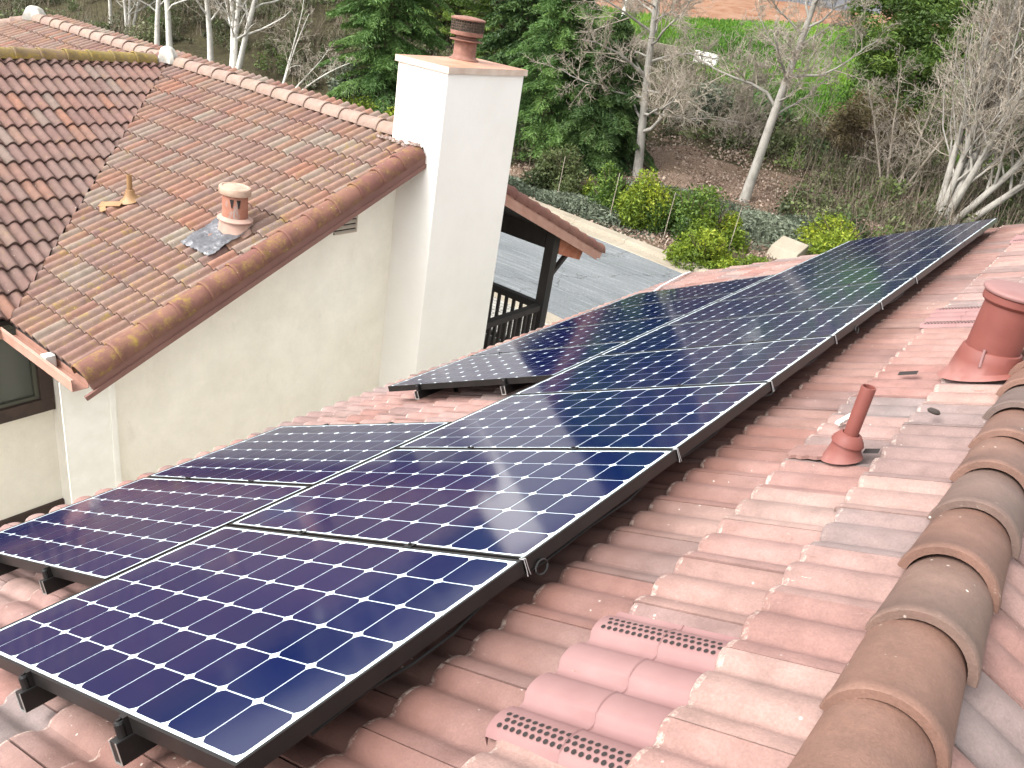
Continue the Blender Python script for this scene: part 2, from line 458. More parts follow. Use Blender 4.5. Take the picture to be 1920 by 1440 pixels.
class MB:
    """collects vertices and faces; build() links them as one mesh object"""

    def __init__(self):
        self.v, self.f, self.mi, self.tint, self.moss = [], [], [], [], []

    def add(self, vs, fs, mi=0, tint=0.5, moss=0.0):
        o = len(self.v)
        self.v.extend([tuple(p) for p in vs])
        self.f.extend([tuple(i + o for i in f) for f in fs])
        self.mi.extend([mi] * len(fs))
        self.tint.extend(tint if isinstance(tint, list) else [tint] * len(fs))
        self.moss.extend(moss if isinstance(moss, list) else [moss] * len(fs))

    def box(self, x0, x1, y0, y1, z0, z1, mi=0, M=None, tint=0.5):
        vs = [(x, y, z) for x in (x0, x1) for y in (y0, y1) for z in (z0, z1)]
        if M is not None:
            vs = [tuple(M(p)) for p in vs]
        self.add(vs, [(0, 1, 3, 2), (4, 6, 7, 5), (0, 4, 5, 1), (2, 3, 7, 6), (0, 2, 6, 4), (1, 5, 7, 3)], mi, tint)

    def bar(self, p0, p1, w, h, mi=0, up=(0, 0, 1)):
        p0, p1 = Vector(p0), Vector(p1)
        d = (p1 - p0).normalized()
        s = d.cross(Vector(up)).normalized()
        u = s.cross(d)
        vs = []
        for p in (p0, p1):
            for a, b in ((-1, -1), (1, -1), (1, 1), (-1, 1)):
                vs.append(p + s * (a * w / 2) + u * (b * h / 2))
        self.add(vs, [(0, 1, 2, 3), (7, 6, 5, 4), (0, 4, 5, 1), (1, 5, 6, 2), (2, 6, 7, 3), (3, 7, 4, 0)], mi)

    def lathe(self, prof, center=(0, 0, 0), k=28, mi=0, M=None, sx=1.0, sy=1.0):
        vs, fs = [], []
        for r, z in prof:
            for i in range(k):
                a = 2 * math.pi * i / k
                vs.append(Vector((center[0] + sx * r * math.cos(a), center[1] + sy * r * math.sin(a), center[2] + z)))
        if M is not None:
            vs = [M(p) for p in vs]
        for j in range(len(prof) - 1):
            for i in range(k):
                a, b = j * k + i, j * k + (i + 1) % k
                fs.append((a, b, b + k, a + k))
        self.add(vs, fs, mi)

    def tube(self, pts, radii, k=6, mi=0, tint=0.5, close=True):
        pts = [Vector(p) for p in pts]
        vs, fs = [], []
        n = len(pts)
        ref = Vector((0.31, 0.17, 0.93))
        for i, p in enumerate(pts):
            d = (pts[min(i + 1, n - 1)] - pts[max(i - 1, 0)]).normalized()
            s = d.cross(ref)
            if s.length < 1e-3:
                s = d.cross(Vector((1, 0, 0)))
            s.normalize()
            u = d.cross(s)
            r = radii[i] if hasattr(radii, '__len__') else radii
            for q in range(k):
                a = 2 * math.pi * q / k
                vs.append(p + s * (r * math.cos(a)) + u * (r * math.sin(a)))
        for i in range(n - 1):
            for q in range(k):
                a, b = i * k + q, i * k + (q + 1) % k
                fs.append((a, b, b + k, a + k))
        if close:
            fs.append(tuple(range(k - 1, -1, -1)))
            fs.append(tuple((n - 1) * k + q for q in range(k)))
        self.add(vs, fs, mi, tint)

    def build(self, name, mats, parent=None, loc=(0, 0, 0), smooth=False, bevel=0.0, angle=35, cuts=None, rot=None):
        me = bpy.data.meshes.new(name)
        lx = Vector(loc)
        me.from_pydata([(p[0] - lx.x, p[1] - lx.y, p[2] - lx.z) for p in self.v], [], self.f)
        if isinstance(mats, str):
            mats = [mats]
        for m_ in mats:
            me.materials.append(MATS[m_])
        me.polygons.foreach_set("material_index", self.mi)
        a = me.attributes.new("tint", 'FLOAT', 'FACE')
        a.data.foreach_set("value", self.tint)
        a = me.attributes.new("moss", 'FLOAT', 'FACE')
        a.data.foreach_set("value", self.moss)
        if cuts or bevel:
            bm = bmesh.new()
            bm.from_mesh(me)
            for co, no in (cuts or []):
                bmesh.ops.bisect_plane(bm, geom=bm.verts[:] + bm.edges[:] + bm.faces[:], dist=1e-5,
                                       plane_co=Vector(co) - lx, plane_no=no, clear_outer=True)
            if bevel:
                bmesh.ops.bevel(bm, geom=[e for e in bm.edges if len(e.link_faces) == 2 and e.calc_face_angle(0) > 0.6],
                                offset=bevel, segments=2, affect='EDGES', profile=0.6)
            bm.to_mesh(me)
            bm.free()
        if smooth:
            me.polygons.foreach_set("use_smooth", [True] * len(me.polygons))
            me.set_sharp_from_angle(angle=R_(angle))
        me.update()
        ob = bpy.data.objects.new(name, me)
        COL.objects.link(ob)
        return place(ob, parent, loc, rot)


def tag(o, label=None, cat=None, group=None, kind=None):
    if label:
        o["label"] = label
    if cat:
        o["category"] = cat
    if group:
        o["group"] = group
    if kind:
        o["kind"] = kind
    return o


def empty(name, loc=(0, 0, 0), rot=(0, 0, 0), label=None, cat=None, group=None):
    o = bpy.data.objects.new(name, None)
    COL.objects.link(o)
    o.location = loc
    o.rotation_euler = rot
    o.empty_display_size = 0.2
    return tag(o, label, cat, group)


def copy_tree(root, loc, rot=None, label=None):
    r = root.copy()
    COL.objects.link(r)
    r.location = loc
    if rot is not None:
        r.rotation_euler = rot
    if label:
        r["label"] = label
    for ch in list(root.children):
        c_ = ch.copy()
        COL.objects.link(c_)
        c_.parent = r
        for g in list(ch.children):
            d = g.copy()
            COL.objects.link(d)
            d.parent = c_
    return r


def npmesh(name, V, F, mats, tint=None, mi=None, parent=None, loc=(0, 0, 0), smooth=False):
    """V (n,3), F (m,4) numpy"""
    me = bpy.data.meshes.new(name)
    V = np.asarray(V, dtype=np.float32) - np.array(loc, dtype=np.float32)
    F = np.asarray(F, dtype=np.int32)
    k = F.shape[1]
    me.vertices.add(len(V))
    me.vertices.foreach_set("co", V.ravel())
    me.loops.add(F.size)
    me.loops.foreach_set("vertex_index", F.ravel())
    me.polygons.add(len(F))
    me.polygons.foreach_set("loop_start", np.arange(0, F.size, k, dtype=np.int32))
    me.polygons.foreach_set("loop_total", np.full(len(F), k, dtype=np.int32))
    for m_ in ([mats] if isinstance(mats, str) else mats):
        me.materials.append(MATS[m_])
    if mi is not None:
        me.polygons.foreach_set("material_index", np.asarray(mi, dtype=np.int32))
    if tint is not None:
        a = me.attributes.new("tint", 'FLOAT', 'FACE')
        a.data.foreach_set("value", np.asarray(tint, dtype=np.float32))
    if smooth:
        me.polygons.foreach_set("use_smooth", np.ones(len(F), dtype=bool))
    me.update(calc_edges=True)
    me.validate()
    ob = bpy.data.objects.new(name, me)
    COL.objects.link(ob)
    return place(ob, parent, loc)


# ------------------------------------------------------------------ geometry frames
TH = 0.4540057                      # pitch of the near roof
CT, ST = math.cos(TH), math.sin(TH)
ROTA = (0, -TH, 0)
RIDGE_X = 1.012                     # where the near roof's ridge runs


def RA(u, v, h):
    """near roof: u metres down the slope from the upper array's top edge, v along the ridge, h off the glass plane"""
    return Vector((-u * CT - h * ST, v, -u * ST + h * CT))


RH = -0.158                         # tile surface (mean) below the glass plane


BP = [0.72]


def barrel(s):
    s = s % 1.0
    if s < 0.78:
        return math.sin(math.pi * (s / 0.78) ** 0.85) ** BP[0]
    return -0.14 * math.sin(math.pi * (s - 0.78) / 0.22)


BS = [0.0, 0.03, 0.09, 0.17, 0.27, 0.38, 0.49, 0.59, 0.67, 0.73, 0.76, 0.88]


def lay_tiles(mb, FR, a_noses, b0, b1, width=0.297, expo=0.34, amp=0.034, seed=1, phase=0.38, mossf=None, flip=1.0, lift=0.022, gapw=0.0018, perbarrel=0.0, wear=0.0):
    """FR(a,b,h)->world; a is the distance down the slope, b along the course. Every tile is two barrels."""
    rg = random.Random(seed)
    n = int((b1 - b0) / width) + 2
    bw = width / 2
    for ci, an in enumerate(a_noses):
        stag = (ci % 2) * bw
        for j in range(-1, n):
            bs = b0 + j * width + stag
            if bs > b1 or bs + width < b0:
                continue
            tint = rg.random()
            dh, dt, da = rg.uniform(-0.0015, 0.003), rg.uniform(-0.0022, 0.0022), rg.uniform(-0.006, 0.006)
            gap = gapw
            cols = []
            for q in range(2):
                for s in BS:
                    cols.append(q + s)
            cols.append(2.0)
            sh = [((c_ + phase) % 1.0, c_) for c_ in cols]
            cs = sorted(set([c_ for c_ in cols] + [0.0, 2.0]))
            xs = [gap + (width - 2 * gap) * (c_ / 2.0) for c_ in cs]
            pf = [amp * barrel((c_ + phase) % 1.0) for c_ in cs]
            rows = ((0.004, -lift + .004), (0.0, -0.004), (-0.005, 0.0), (-0.02, 0.001), (-expo - 0.05, -lift - .003))
            vs = []
            for (ra, rh) in rows:
                for x, p_ in zip(xs, pf):
                    edge = -0.011 if (x < gap * 1.5 or x > width - gap * 1.5) and False else 0
                    b_ = bs + x
                    if b_ < b0 - 0.02 or b_ > b1 + 0.02:
                        b_ = min(max(b_, b0), b1)
                    vs.append(FR(an + da + ra, b_, p_ * flip + rh + dh + dt * (x / width - .5) * 2 + edge))
            k = len(cs)
            fs, tl, ml = [], [], []
            mv = mossf(an, bs) if mossf else 0.0
            bt = [tint, min(1, max(0, tint + rg.uniform(-1, 1) * perbarrel)), min(1, max(0, tint + rg.uniform(-1, 1) * perbarrel))]
            for r_ in range(len(rows) - 1):
                for i in range(k - 1):
                    a_ = r_ * k + i
                    fs.append((a_, a_ + 1, a_ + k + 1, a_ + k))
                    tl.append(bt[min(int((cs[i] + phase + .12)), 2)])
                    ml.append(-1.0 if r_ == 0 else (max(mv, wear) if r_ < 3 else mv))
            # side skirts (tile thickness at the joint)
            o = len(vs)
            for side in (0, k - 1):
                for r_ in (1, 2, 3, 4):
                    p_ = vs[r_ * k + side]
                    a_here = an + da + rows[r_][0]
                    x, pr = xs[side], pf[side]
                    vs.append(FR(a_here, min(max(bs + x, b0), b1), pr + rows[r_][1] - 0.016))
            for si, side in enumerate((0, k - 1)):
                for r_ in range(3):
                    i0, i1 = (r_ + 1) * k + side, (r_ + 2) * k + side
                    j0, j1 = o + si * 4 + r_, o + si * 4 + r_ + 1
                    fs.append((i0, i1, j1, j0) if si == 0 else (i0, j0, j1, i1))
                    tl.append(tint)
                    ml.append(mv)
            mb.add(vs, fs, 0, tl, ml)


def cap_tile(name, p0, p1, r0, r1, up, mat, parent, tint, moss=0.0, thick=0.016, span=100, loc=(0, 0, 0), hscale=1.0, k=18, rim=0.003):
    """one arched cap tile from its upper end p0 to its lower nose p1"""
    mb = MB()
    p0, p1 = Vector(p0), Vector(p1)
    d = (p1 - p0).normalized()
    s = d.cross(Vector(up)).normalized()
    u = s.cross(d).normalized()
    L = (p1 - p0).length
    stations = [(0.0, r0), (0.5, (r0 + r1) / 2), (1 - 0.035 / L, r1), (1 - 0.03 / L, r1 + rim), (1 - 0.004 / L, r1 + rim), (1.0, r1 + 0.0), (1.0, r1 - thick), (0.6, r1 - thick), (0.0, r0 - thick)]
    vs, fs = [], []
    for tt_, r in stations:
        c_ = p0 + d * (L * tt_)
        for i in range(k + 1):
            a = R_(-span + 2 * span * i / k)
            vs.append(c_ + s * (r * math.sin(a)) + u * (r * hscale * math.cos(a)))
    K = k + 1
    for j in range(len(stations) - 1):
        for i in range(k):
            a_ = j * K + i
            fs.append((a_, a_ + K, a_ + K + 1, a_ + 1))
    mb.add(vs, fs, 0, tint, moss)
    return mb.build(name, mat, parent, loc, smooth=True, angle=50)


def sheet(mb, FR, a0, a1, b0, b1, h, mi=0, thick=0.0):
    vs = [FR(a0, b0, h), FR(a1, b0, h), FR(a1, b1, h), FR(a0, b1, h)]
    mb.add(vs, [(0, 1, 2, 3)], mi)
    if thick:
        w = [FR(a0, b0, h - thick), FR(a1, b0, h - thick), FR(a1, b1, h - thick), FR(a0, b1, h - thick)]
        o = len(mb.v)
        mb.add(vs + w, [(4, 7, 6, 5), (0, 4, 5, 1), (1, 5, 6, 2), (2, 6, 7, 3), (3, 7, 4, 0)], mi)


# ------------------------------------------------------------------ the near house (its roof carries the panels)
GZ = -6.0
house = empty("house", (-1.3, 5.0, GZ), label="house in front whose pink tiled roof carries the solar panels", cat="house")
WORLD[house.name] = Vector((-1.3, 5.0, GZ))

EAVE_U = 4.09
V0, V1 = -1.6, 10.42
U_RIDGE = -RIDGE_X / CT - RH * math.tan(TH)
UR = -(RIDGE_X - 0.0 + RH * ST) / CT   # u of the ridge on the tile surface
NOSES = [-0.645 + 0.34 * k for k in range(0, 15)]
NOSES = [-0.985] + NOSES


def roofA(a, b, h):
    return RA(a, b, RH + h)


def roofB(a, b, h):
    p = RA(a, b, RH + h)
    return Vector((2 * RIDGE_X - p.x, p.y, p.z))


BP[0] = 0.55
mb = MB()
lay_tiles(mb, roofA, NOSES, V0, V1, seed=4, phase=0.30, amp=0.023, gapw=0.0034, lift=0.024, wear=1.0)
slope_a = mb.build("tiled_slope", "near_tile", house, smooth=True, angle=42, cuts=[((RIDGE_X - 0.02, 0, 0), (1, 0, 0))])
slope_a["label"] = "front slope of pale pink roof tiles under the panels"
mb = MB()
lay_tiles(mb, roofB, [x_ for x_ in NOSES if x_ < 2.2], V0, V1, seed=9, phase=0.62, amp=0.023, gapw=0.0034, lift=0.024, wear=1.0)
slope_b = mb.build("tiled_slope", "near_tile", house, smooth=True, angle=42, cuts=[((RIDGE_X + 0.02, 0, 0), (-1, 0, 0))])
slope_b["label"] = "back slope of pink and grey tiles beyond the ridge"

mb = MB()
sheet(mb, roofA, UR, EAVE_U, V0 + 0.02, V1 - 0.02, -0.035, 0, 0.09)
sheet(mb, roofB, UR, 2.6, V0 + 0.02, V1 - 0.02, -0.035, 0, 0.09)
mb.build("roof_deck", "underlay", house)

# walls under the near roof (mostly hidden, kept for other viewpoints)
mb = MB()
xw0, xw1 = -3.25, 3.2
zt = RA(3.6, 0, RH - 0.14).z
mb.box(xw0, xw1, V0 + 0.35, V1 - 0.35, GZ, zt)
mb.add([(xw0, V1 - 0.352, zt), (xw1, V1 - 0.352, zt), (RIDGE_X, V1 - 0.352, RA(UR, 0, RH - 0.15).z)], [(0, 1, 2)])
mb.build("wall", "stucco", house)

# ridge cap tiles
ridge_z = RA(UR, 0, RH).z
k_ = 0
yn = 0.76 - 0.33 * 7
rg = random.Random(21)
capt = {7: 0.25, 8: 0.55, 9: 0.1, 10: 0.62, 11: 0.2, 12: 0.05, 13: 0.66, 14: 0.3, 6: 0.35}
while yn < V1 - 0.1:
    tint = capt.get(k_, rg.random())
    dz = rg.uniform(-0.003, 0.003)
    mat = "near_cap"
    if k_ == 12:
        mat = "near_cap"
    cap_tile("ridge_cap", (RIDGE_X + rg.uniform(-.004, .004), yn + 0.385, ridge_z - 0.058 + dz), (RIDGE_X + rg.uniform(-.004, .004), yn, ridge_z - 0.036 + dz),
             0.110, 0.123, (0, 0, 1), mat, slope_a, tint, span=86, hscale=1.0, thick=0.02)
    yn += 0.33 + rg.uniform(-.008, .008)
    k_ += 1

# gable edge tiles on the far rake and gutter along the eave
mb = MB()
for FR, ul in ((roofA, EAVE_U), (roofB, 2.6)):
    sheet(mb, FR, UR, ul, V1 - 0.05, V1 + 0.02, -0.03, 0, 0.16)
mb.build("barge_board", "gutter_paint", house)


def gutter(name, p0, p1, out, parent, w=0.13, h=0.12, lip=0.012):
    """open box gutter from p0 to p1 (top outer edge line), out = horizontal direction away from the wall"""
    mb = MB()
    p0, p1, o = Vector(p0), Vector(p1), Vector(out).normalized()
    z = Vector((0, 0, 1))

    def pl(a, b, c_, d_, t_=0.006):
        nrm = (b - a).cross(d_ - a).normalized() * t_
        mb.add([a, b, c_, d_, a + nrm, b + nrm, c_ + nrm, d_ + nrm],
               [(0, 1, 2, 3), (7, 6, 5, 4), (0, 4, 5, 1), (1, 5, 6, 2), (2, 6, 7, 3), (3, 7, 4, 0)])
    pl(p0, p1, p1 - z * h, p0 - z * h)
    pl(p0 - z * h, p1 - z * h, p1 - z * h - o * w, p0 - z * h - o * w)
    pl(p0 - o * w, p1 - o * w, p1 - z * h - o * w, p0 - z * h - o * w)
    pl(p0 + o * lip - z * .012, p1 + o * lip - z * .012, p1 - o * lip - z * .001, p0 - o * lip - z * .001, 0.012)
    return mb.build(name, "gutter_paint", parent)



# perforated metal barrel vents on the near roof
def perforated_vent(name, course, bar0, label):
    """painted metal vent in tile shape, four barrels wide, in line with the tile course it replaces;
    holes pierce its two outer barrels"""
    mb = MB()
    wv = 0.297 / 2
    u1 = NOSES[course] + 0.028
    u0 = u1 - 0.40
    va = V0 + (course % 2) * wv + wv * (0.70 + bar0)
    k = 14
    n = 4
    xs = [i / k for i in range(n * k + 1)]

    def hh(x, u):
        return 0.024 * barrel(x) * 1.05 + 0.011 - 0.026 * (u1 - u) / 0.40
    rows = [u1, u1, u1 - 0.005, u1 - 0.10, u1 - 0.20, u1 - 0.203, u1 - 0.206, u1 - 0.30, u0]
    dhs = [-0.026, -0.003, 0, 0, 0, 0.0035, 0.0, 0, 0]
    vs = []
    for uu, dh in zip(rows, dhs):
        for x in xs:
            vs.append(roofA(uu, va + x * wv, hh(x, uu) + dh))
    K = len(xs)
    fs = []
    for r_ in range(len(rows) - 1):
        for i in range(K - 1):
            a_ = r_ * K + i
            fs.append((a_, a_ + 1, a_ + K + 1, a_ + K))
    mb.add(vs, fs, 0)
    ta = (RA(1, 0, 0) - RA(0, 0, 0)).normalized()
    for bi in (0, 3):
        for row, s in enumerate((0.20, 0.34, 0.48) if bi == 3 else (0.16, 0.29, 0.42)):
            for q in range(18):
                uu = u1 - 0.030 - q * 0.0185 - (0.009 if row % 2 else 0)
                x0 = bi + s
                c0 = roofA(uu, va + x0 * wv, hh(x0, uu) + 0.0016)
                c1 = roofA(uu, va + (x0 + .03) * wv, hh(x0 + .03, uu) + 0.0016)
                tb = (c1 - c0).normalized()
                vs = [c0 + ta * (0.0062 * math.cos(a)) + tb * (0.0068 * math.sin(a)) for a in [2 * math.pi * i / 10 for i in range(10)]]
                mb.add(vs, [tuple(range(10))], 1)
    ob = mb.build(name, ["vent_pink", "hole_dark"], house, smooth=True, angle=40)
    ob["label"] = label
    return ob


perforated_vent("attic_vent", 2, 13, "pink perforated vent tile nearest the viewer")
perforated_vent("attic_vent", 2, 42, "pink perforated vent tile left of the big round vent")
perforated_vent("attic_vent", 2, 68, "farthest pink vent tile near the roof end")

# plumbing pipe vent
pb = Vector((0.527, 2.30, roofA(-(0.527 - 0 + RH * ST) / CT, 0, 0).z))
pb.z = RA(0, 0, RH).z + (0.527 - RA(0, 0, RH).x) * math.tan(TH)
mb = MB()


def slope_base(pb, prof, k=32, M0=None):
    return mb.lathe(prof, (pb.x, pb.y, pb.z), k)


def to_slope(pb, amount):
    """shear the low rings of a lathe so that they sit on the slope"""
    def f(p):
        d = p - pb
        w = max(0.0, 1 - d.z / amount)
        return Vector((p.x, p.y, p.z + w * d.x * math.tan(TH)))
    return f


mb = MB()
mb.lathe([(0.072, 0.022), (0.067, 0.036), (0.059, 0.056), (0.054, 0.080), (0.047, 0.100), (0.045, 0.104)], pb, 28, M=to_slope(pb, 0.10))
mb.lathe([(0.047, 0.094), (0.060, 0.092), (0.056, 0.104), (0.040, 0.128), (0.031, 0.132), (0.029, 0.128)], pb, 28)
fl = mb.build("pipe_flashing", "vent_red", house, loc=pb, smooth=True, angle=50)
mb = MB()
mb.lathe([(0.0265, 0.08), (0.0265, 0.325), (0.0255, 0.328), (0.0215, 0.328), (0.0215, 0.2), (0.0, 0.2)], pb, 24)
vp = mb.build("vent_pipe", "vent_red", fl, loc=pb, smooth=True, angle=50)

# big round vent
bb = Vector((0.785, 3.50, 0))
bb.z = RA(0, 0, RH).z + (bb.x - RA(0, 0, RH).x) * math.tan(TH)
mb = MB()
mb.lathe([(0.172, 0.025), (0.162, 0.036), (0.145, 0.05), (0.135, 0.10), (0.124, 0.145), (0.118, 0.150), (0.112, 0.150)], bb, 40, M=to_slope(bb, 0.17))
fl = mb.build("vent_flashing", "vent_red", house, loc=bb, smooth=True, angle=40)
mb = MB()
mb.lathe([(0.114, 0.09), (0.112, 0.360), (0.125, 0.370), (0.130, 0.377), (0.130, 0.405), (0.126, 0.409), (0.122, 0.409), (0.119, 0.415), (0.0, 0.415)], bb, 40)
st = mb.build("vent_stack", "vent_red", fl, loc=bb, smooth=True, angle=30)
mb = MB()
tilt = lambda p: Vector((p.x, p.y, p.z + (p.y - bb.y) * 0.03))
mb.lathe([(0.118, 0.417), (0.136, 0.415), (0.140, 0.421), (0.139, 0.431), (0.125, 0.438), (0.07, 0.443), (0.0, 0.445)], bb, 40, M=tilt)
mb.build("vent_lid", "pink_lid", fl, loc=bb, smooth=True, angle=60)
mb = MB()
mb.tube([bb + Vector((-0.02, -0.122, 0.165)), bb + Vector((-0.015, -0.132, 0.12)), bb + Vector((-0.01, -0.138, 0.085))], 0.006, 8)
mb.build("vent_strap", "vent_pink", fl, loc=bb, smooth=True)

for (x0_, y0_, x1_, y1_) in ((0.585, 2.335, 0.635, 2.358), (0.45, 3.505, 0.53, 3.535), (0.93, 3.42, 0.965, 3.44)):
    mb = MB()

    def zz(x):
        return RA(0, 0, RH).z + (x - RA(0, 0, RH).x) * math.tan(TH) + 0.030
    mb.add([(x0_, y0_, zz(x0_)), (x1_, y0_, zz(x1_)), (x1_, y1_, zz(x1_) + .012), (x0_, y1_, zz(x0_) + .012)], [(0, 1, 2, 3)])
    mb.build("tile_gap", "hole_dark", house)  # flat dark patch over the tiles, the gap's shade put into its colour
mb = MB()
rg = random.Random(6)
k = 14
vs = []
for i in range(k + 1):
    f = i / k
    for (dx, dz) in ((rg.uniform(-.006, .006), .034), (.05, .034), (0, .026)):
        pass
# thin pale broken slab left of the pipe
outl = [(0.335, 2.30), (0.35, 2.275), (0.372, 2.283), (0.395, 2.268), (0.42, 2.276), (0.45, 2.262), (0.47, 2.27), (0.475, 2.40), (0.34, 2.40)]
zf = lambda x: RA(0, 0, RH).z + (x - RA(0, 0, RH).x) * math.tan(TH)
top = [(x, y, zf(x) + .044) for x, y in outl]
bot = [(x, y, zf(x) + .026) for x, y in outl]
n_ = len(outl)
mb.add(top + bot, [tuple(range(n_))] + [(i, i + n_, (i + 1) % n_ + n_, (i + 1) % n_) for i in range(n_)], 0)
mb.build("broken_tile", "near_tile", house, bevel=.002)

# ------------------------------------------------------------------ the far house
fh = empty("house", (-9.0, 6.0, GZ), label="cream stucco house with brown tiled roofs behind the panels", cat="house")
WORLD[fh.name] = Vector((-9.0, 6.0, GZ))
MS = 0.435
MX = 0.46
RY, RZ = 7.0, -0.374          # main ridge
CXR = -11.6                   # cross ridge x
XR = -5.86                    # rake
WX = -6.31                    # gable wall
am = math.atan(MS)
ax_ = math.atan(MX)


def mainS(a, b, h):           # a: metres down from the ridge, b: metres from the rake towards -X
    return Vector((XR - b, RY - a * math.cos(am) - h * math.sin(am), RZ - a * math.sin(am) + h * math.cos(am)))


def mainN(a, b, h):
    p = mainS(a, b, h)
    return Vector((p.x, 2 * RY - p.y, p.z))


def crossE(a, b, h):          # b: metres from the main ridge towards -Y
    return Vector((CXR + a * math.cos(ax_) + h * math.sin(ax_), RY - b, RZ - a * math.sin(ax_) + h * math.cos(ax_)))


def crossW(a, b, h):
    p = crossE(a, b, h)
    return Vector((2 * CXR - p.x, p.y, p.z))


EX = 0.34
BP[0] = 0.85
LS = (RY - 2.55) / math.cos(am)              # main south slope length
nos = [LS - EX * k for k in range(0, 15) if LS - EX * k > 0.05]
mf = lambda a, b: 1.0 if (a > LS - 1.7 or b < 1.0) else (0.35 if a > LS - 3 else 0.15)
# valley planes (vertical planes through the ridge junction)
vd = Vector((-1 / MX, 1 / MS, 0)).normalized()          # along the east valley, going up
vnE = Vector((-vd.y, vd.x, 0))                           # normal
if vnE.x > 0:
    vnE = -vnE
mb = MB()
lay_tiles(mb, mainS, nos, 0.05, 6.6, seed=31, amp=0.046, lift=0.032, perbarrel=0.3, phase=0.9, mossf=mf)
south = mb.build("tiled_slope", "far_tile", fh, smooth=True, angle=42,
                 cuts=[((CXR, RY, 0), vnE)])
south["label"] = "main slope of brown and tan tiles with two vents"
mb = MB()
lay_tiles(mb, mainS, nos, 5.6, 14.5, seed=33, amp=0.046, lift=0.032, perbarrel=0.3, phase=0.9, mossf=lambda a, b: 0.4)
vnW = Vector((-vnE.x, vnE.y, 0))
o_ = mb.build("tiled_slope", "far_tile", fh, smooth=True, angle=42,
              cuts=[((CXR, RY, 0), vnW), ((-16.0, RY, 0), Vector((-1, 1, 0)).normalized())])
o_["label"] = "far end of the main slope seen over the mossy ridge"
mb = MB()
lxe = (-7.42 - CXR) / math.cos(ax_)
cn = [lxe - EX * k for k in range(0, 16) if lxe - EX * k > 0.05]
lay_tiles(mb, crossE, cn, 0.0, 8.4, seed=35, amp=0.046, lift=0.032, perbarrel=0.25, phase=0.9, mossf=lambda a, b: 0.3)
cr = mb.build("tiled_slope", "cross_tile", fh, smooth=True, angle=42, cuts=[((CXR, RY, 0), -vnE)])
cr["label"] = "darker wing slope with wavy tile rows at the left edge"
mb = MB()
lay_tiles(mb, mainN, [0.34 * k + .3 for k in range(0, 15)], 0.05, 14.0, seed=37, amp=0.046, lift=0.032, perbarrel=0.3, phase=0.9, mossf=lambda a, b: 0.3)
o_ = mb.build("tiled_slope", "far_tile", fh, smooth=True, angle=42, cuts=[((-16.0, RY, 0), Vector((-1, -1, 0)).normalized())])
o_["label"] = "back slope behind the main ridge"

mb = MB()
# deck sheets under the tiles
sheet(mb, mainS, 0, LS + 0.0, 0.12, 1.65, -0.04, 0, 0.05)


def polysheet(mb, FR, pts, h, mi=0, th=0.05):
    top = [FR(a, b, h) for a, b in pts]
    bot = [FR(a, b, h - th) for a, b in pts]
    n = len(pts)
    mb.add(top + bot, [tuple(range(n)), tuple(range(2 * n - 1, n - 1, -1))] + [(i, i + n, (i + 1) % n + n, (i + 1) % n) for i in range(n)], mi)


bv = lambda a: (XR - CXR) - a * math.sin(am) / MX      # b of the east valley on the main slope at distance a
polysheet(mb, mainS, [(0, 1.65), (LS, 1.65), (LS, bv(LS)), (0, bv(0))], -0.045)
bvc = lambda a: a * math.sin(ax_) / MS                 # b of the valley on the cross slope
polysheet(mb, crossE, [(0, 0), (lxe, bvc(lxe)), (lxe, 8.3), (0, 8.3)], -0.045)
polysheet(mb, crossW, [(0, 0), (lxe, bvc(lxe)), (lxe, 8.3), (0, 8.3)], -0.01)
bw_ = lambda a: (XR - CXR) + a * math.sin(am) / MX
polysheet(mb, mainS, [(0, bw_(0)), (LS, bw_(LS)), (LS, 14.6), (0, 10.1)], -0.045)
polysheet(mb, mainN, [(0, 0.12), (5.15, 0.12), (5.15, 14), (0, 10.1)], -0.045)
mb.build("roof_deck", "underlay", fh)
mb = MB()
a_ = mainS(0, 10.14, -0.02)
hl = Vector((-4.4, 0, -4.4 * MS))
mb.add([a_, a_ + Vector((-4.4, -4.4, -4.4 * MS)), a_ + Vector((-4.4, 4.4, -4.4 * MS))], [(0, 1, 2)])
mb.build("hip_slope", "far_tile", fh)


def cap_run(p0, p1, up, mat, parent, r=0.125, seed=0, expo=0.34, moss=0.6, drop=0.05, span=88, mossfn=None, tints=None):
    """overlapping caps; p0 = upper end, p1 = lower end where the first nose shows"""
    rg = random.Random(seed)
    p0, p1 = Vector(p0), Vector(p1)
    d = (p0 - p1)
    n = int(d.length / expo)
    ex = d.length / n
    d.normalize()
    upv = Vector(up).normalized()
    for i in range(n):
        q1 = p1 + d * (ex * i) - upv * (drop - 0.014) + Vector((rg.uniform(-.004, .004),) * 3)
        q0 = p1 + d * (ex * (i + 1) + (0.045 if i < n - 1 else 0)) - upv * drop
        ms = mossfn(i) if mossfn else moss
        cap_tile("ridge_cap", q0, q1, r * 0.94, r, up, mat, parent, rg.random(), ms, span=span, rim=0.004, thick=0.012)


ms_up = Vector((0, -math.sin(am), math.cos(am)))
mn_up = Vector((0, math.sin(am), math.cos(am)))
# near rake
cap_run(mainS(0.22, 0.11, 0.0), mainS(LS + 0.03, 0.11, 0.0), ms_up, "far_cap", south, r=0.137, seed=5, drop=0.055, span=97,
        mossfn=lambda i: max(0.42, 1.0 - i * 0.08))
# far rake (beyond the chimney)
cap_run(mainN(1.0, 0.11, 0.0), mainN(5.25, 0.11, 0.0), mn_up, "far_cap", south, r=0.137, seed=6, drop=0.055, span=97, moss=0.0)
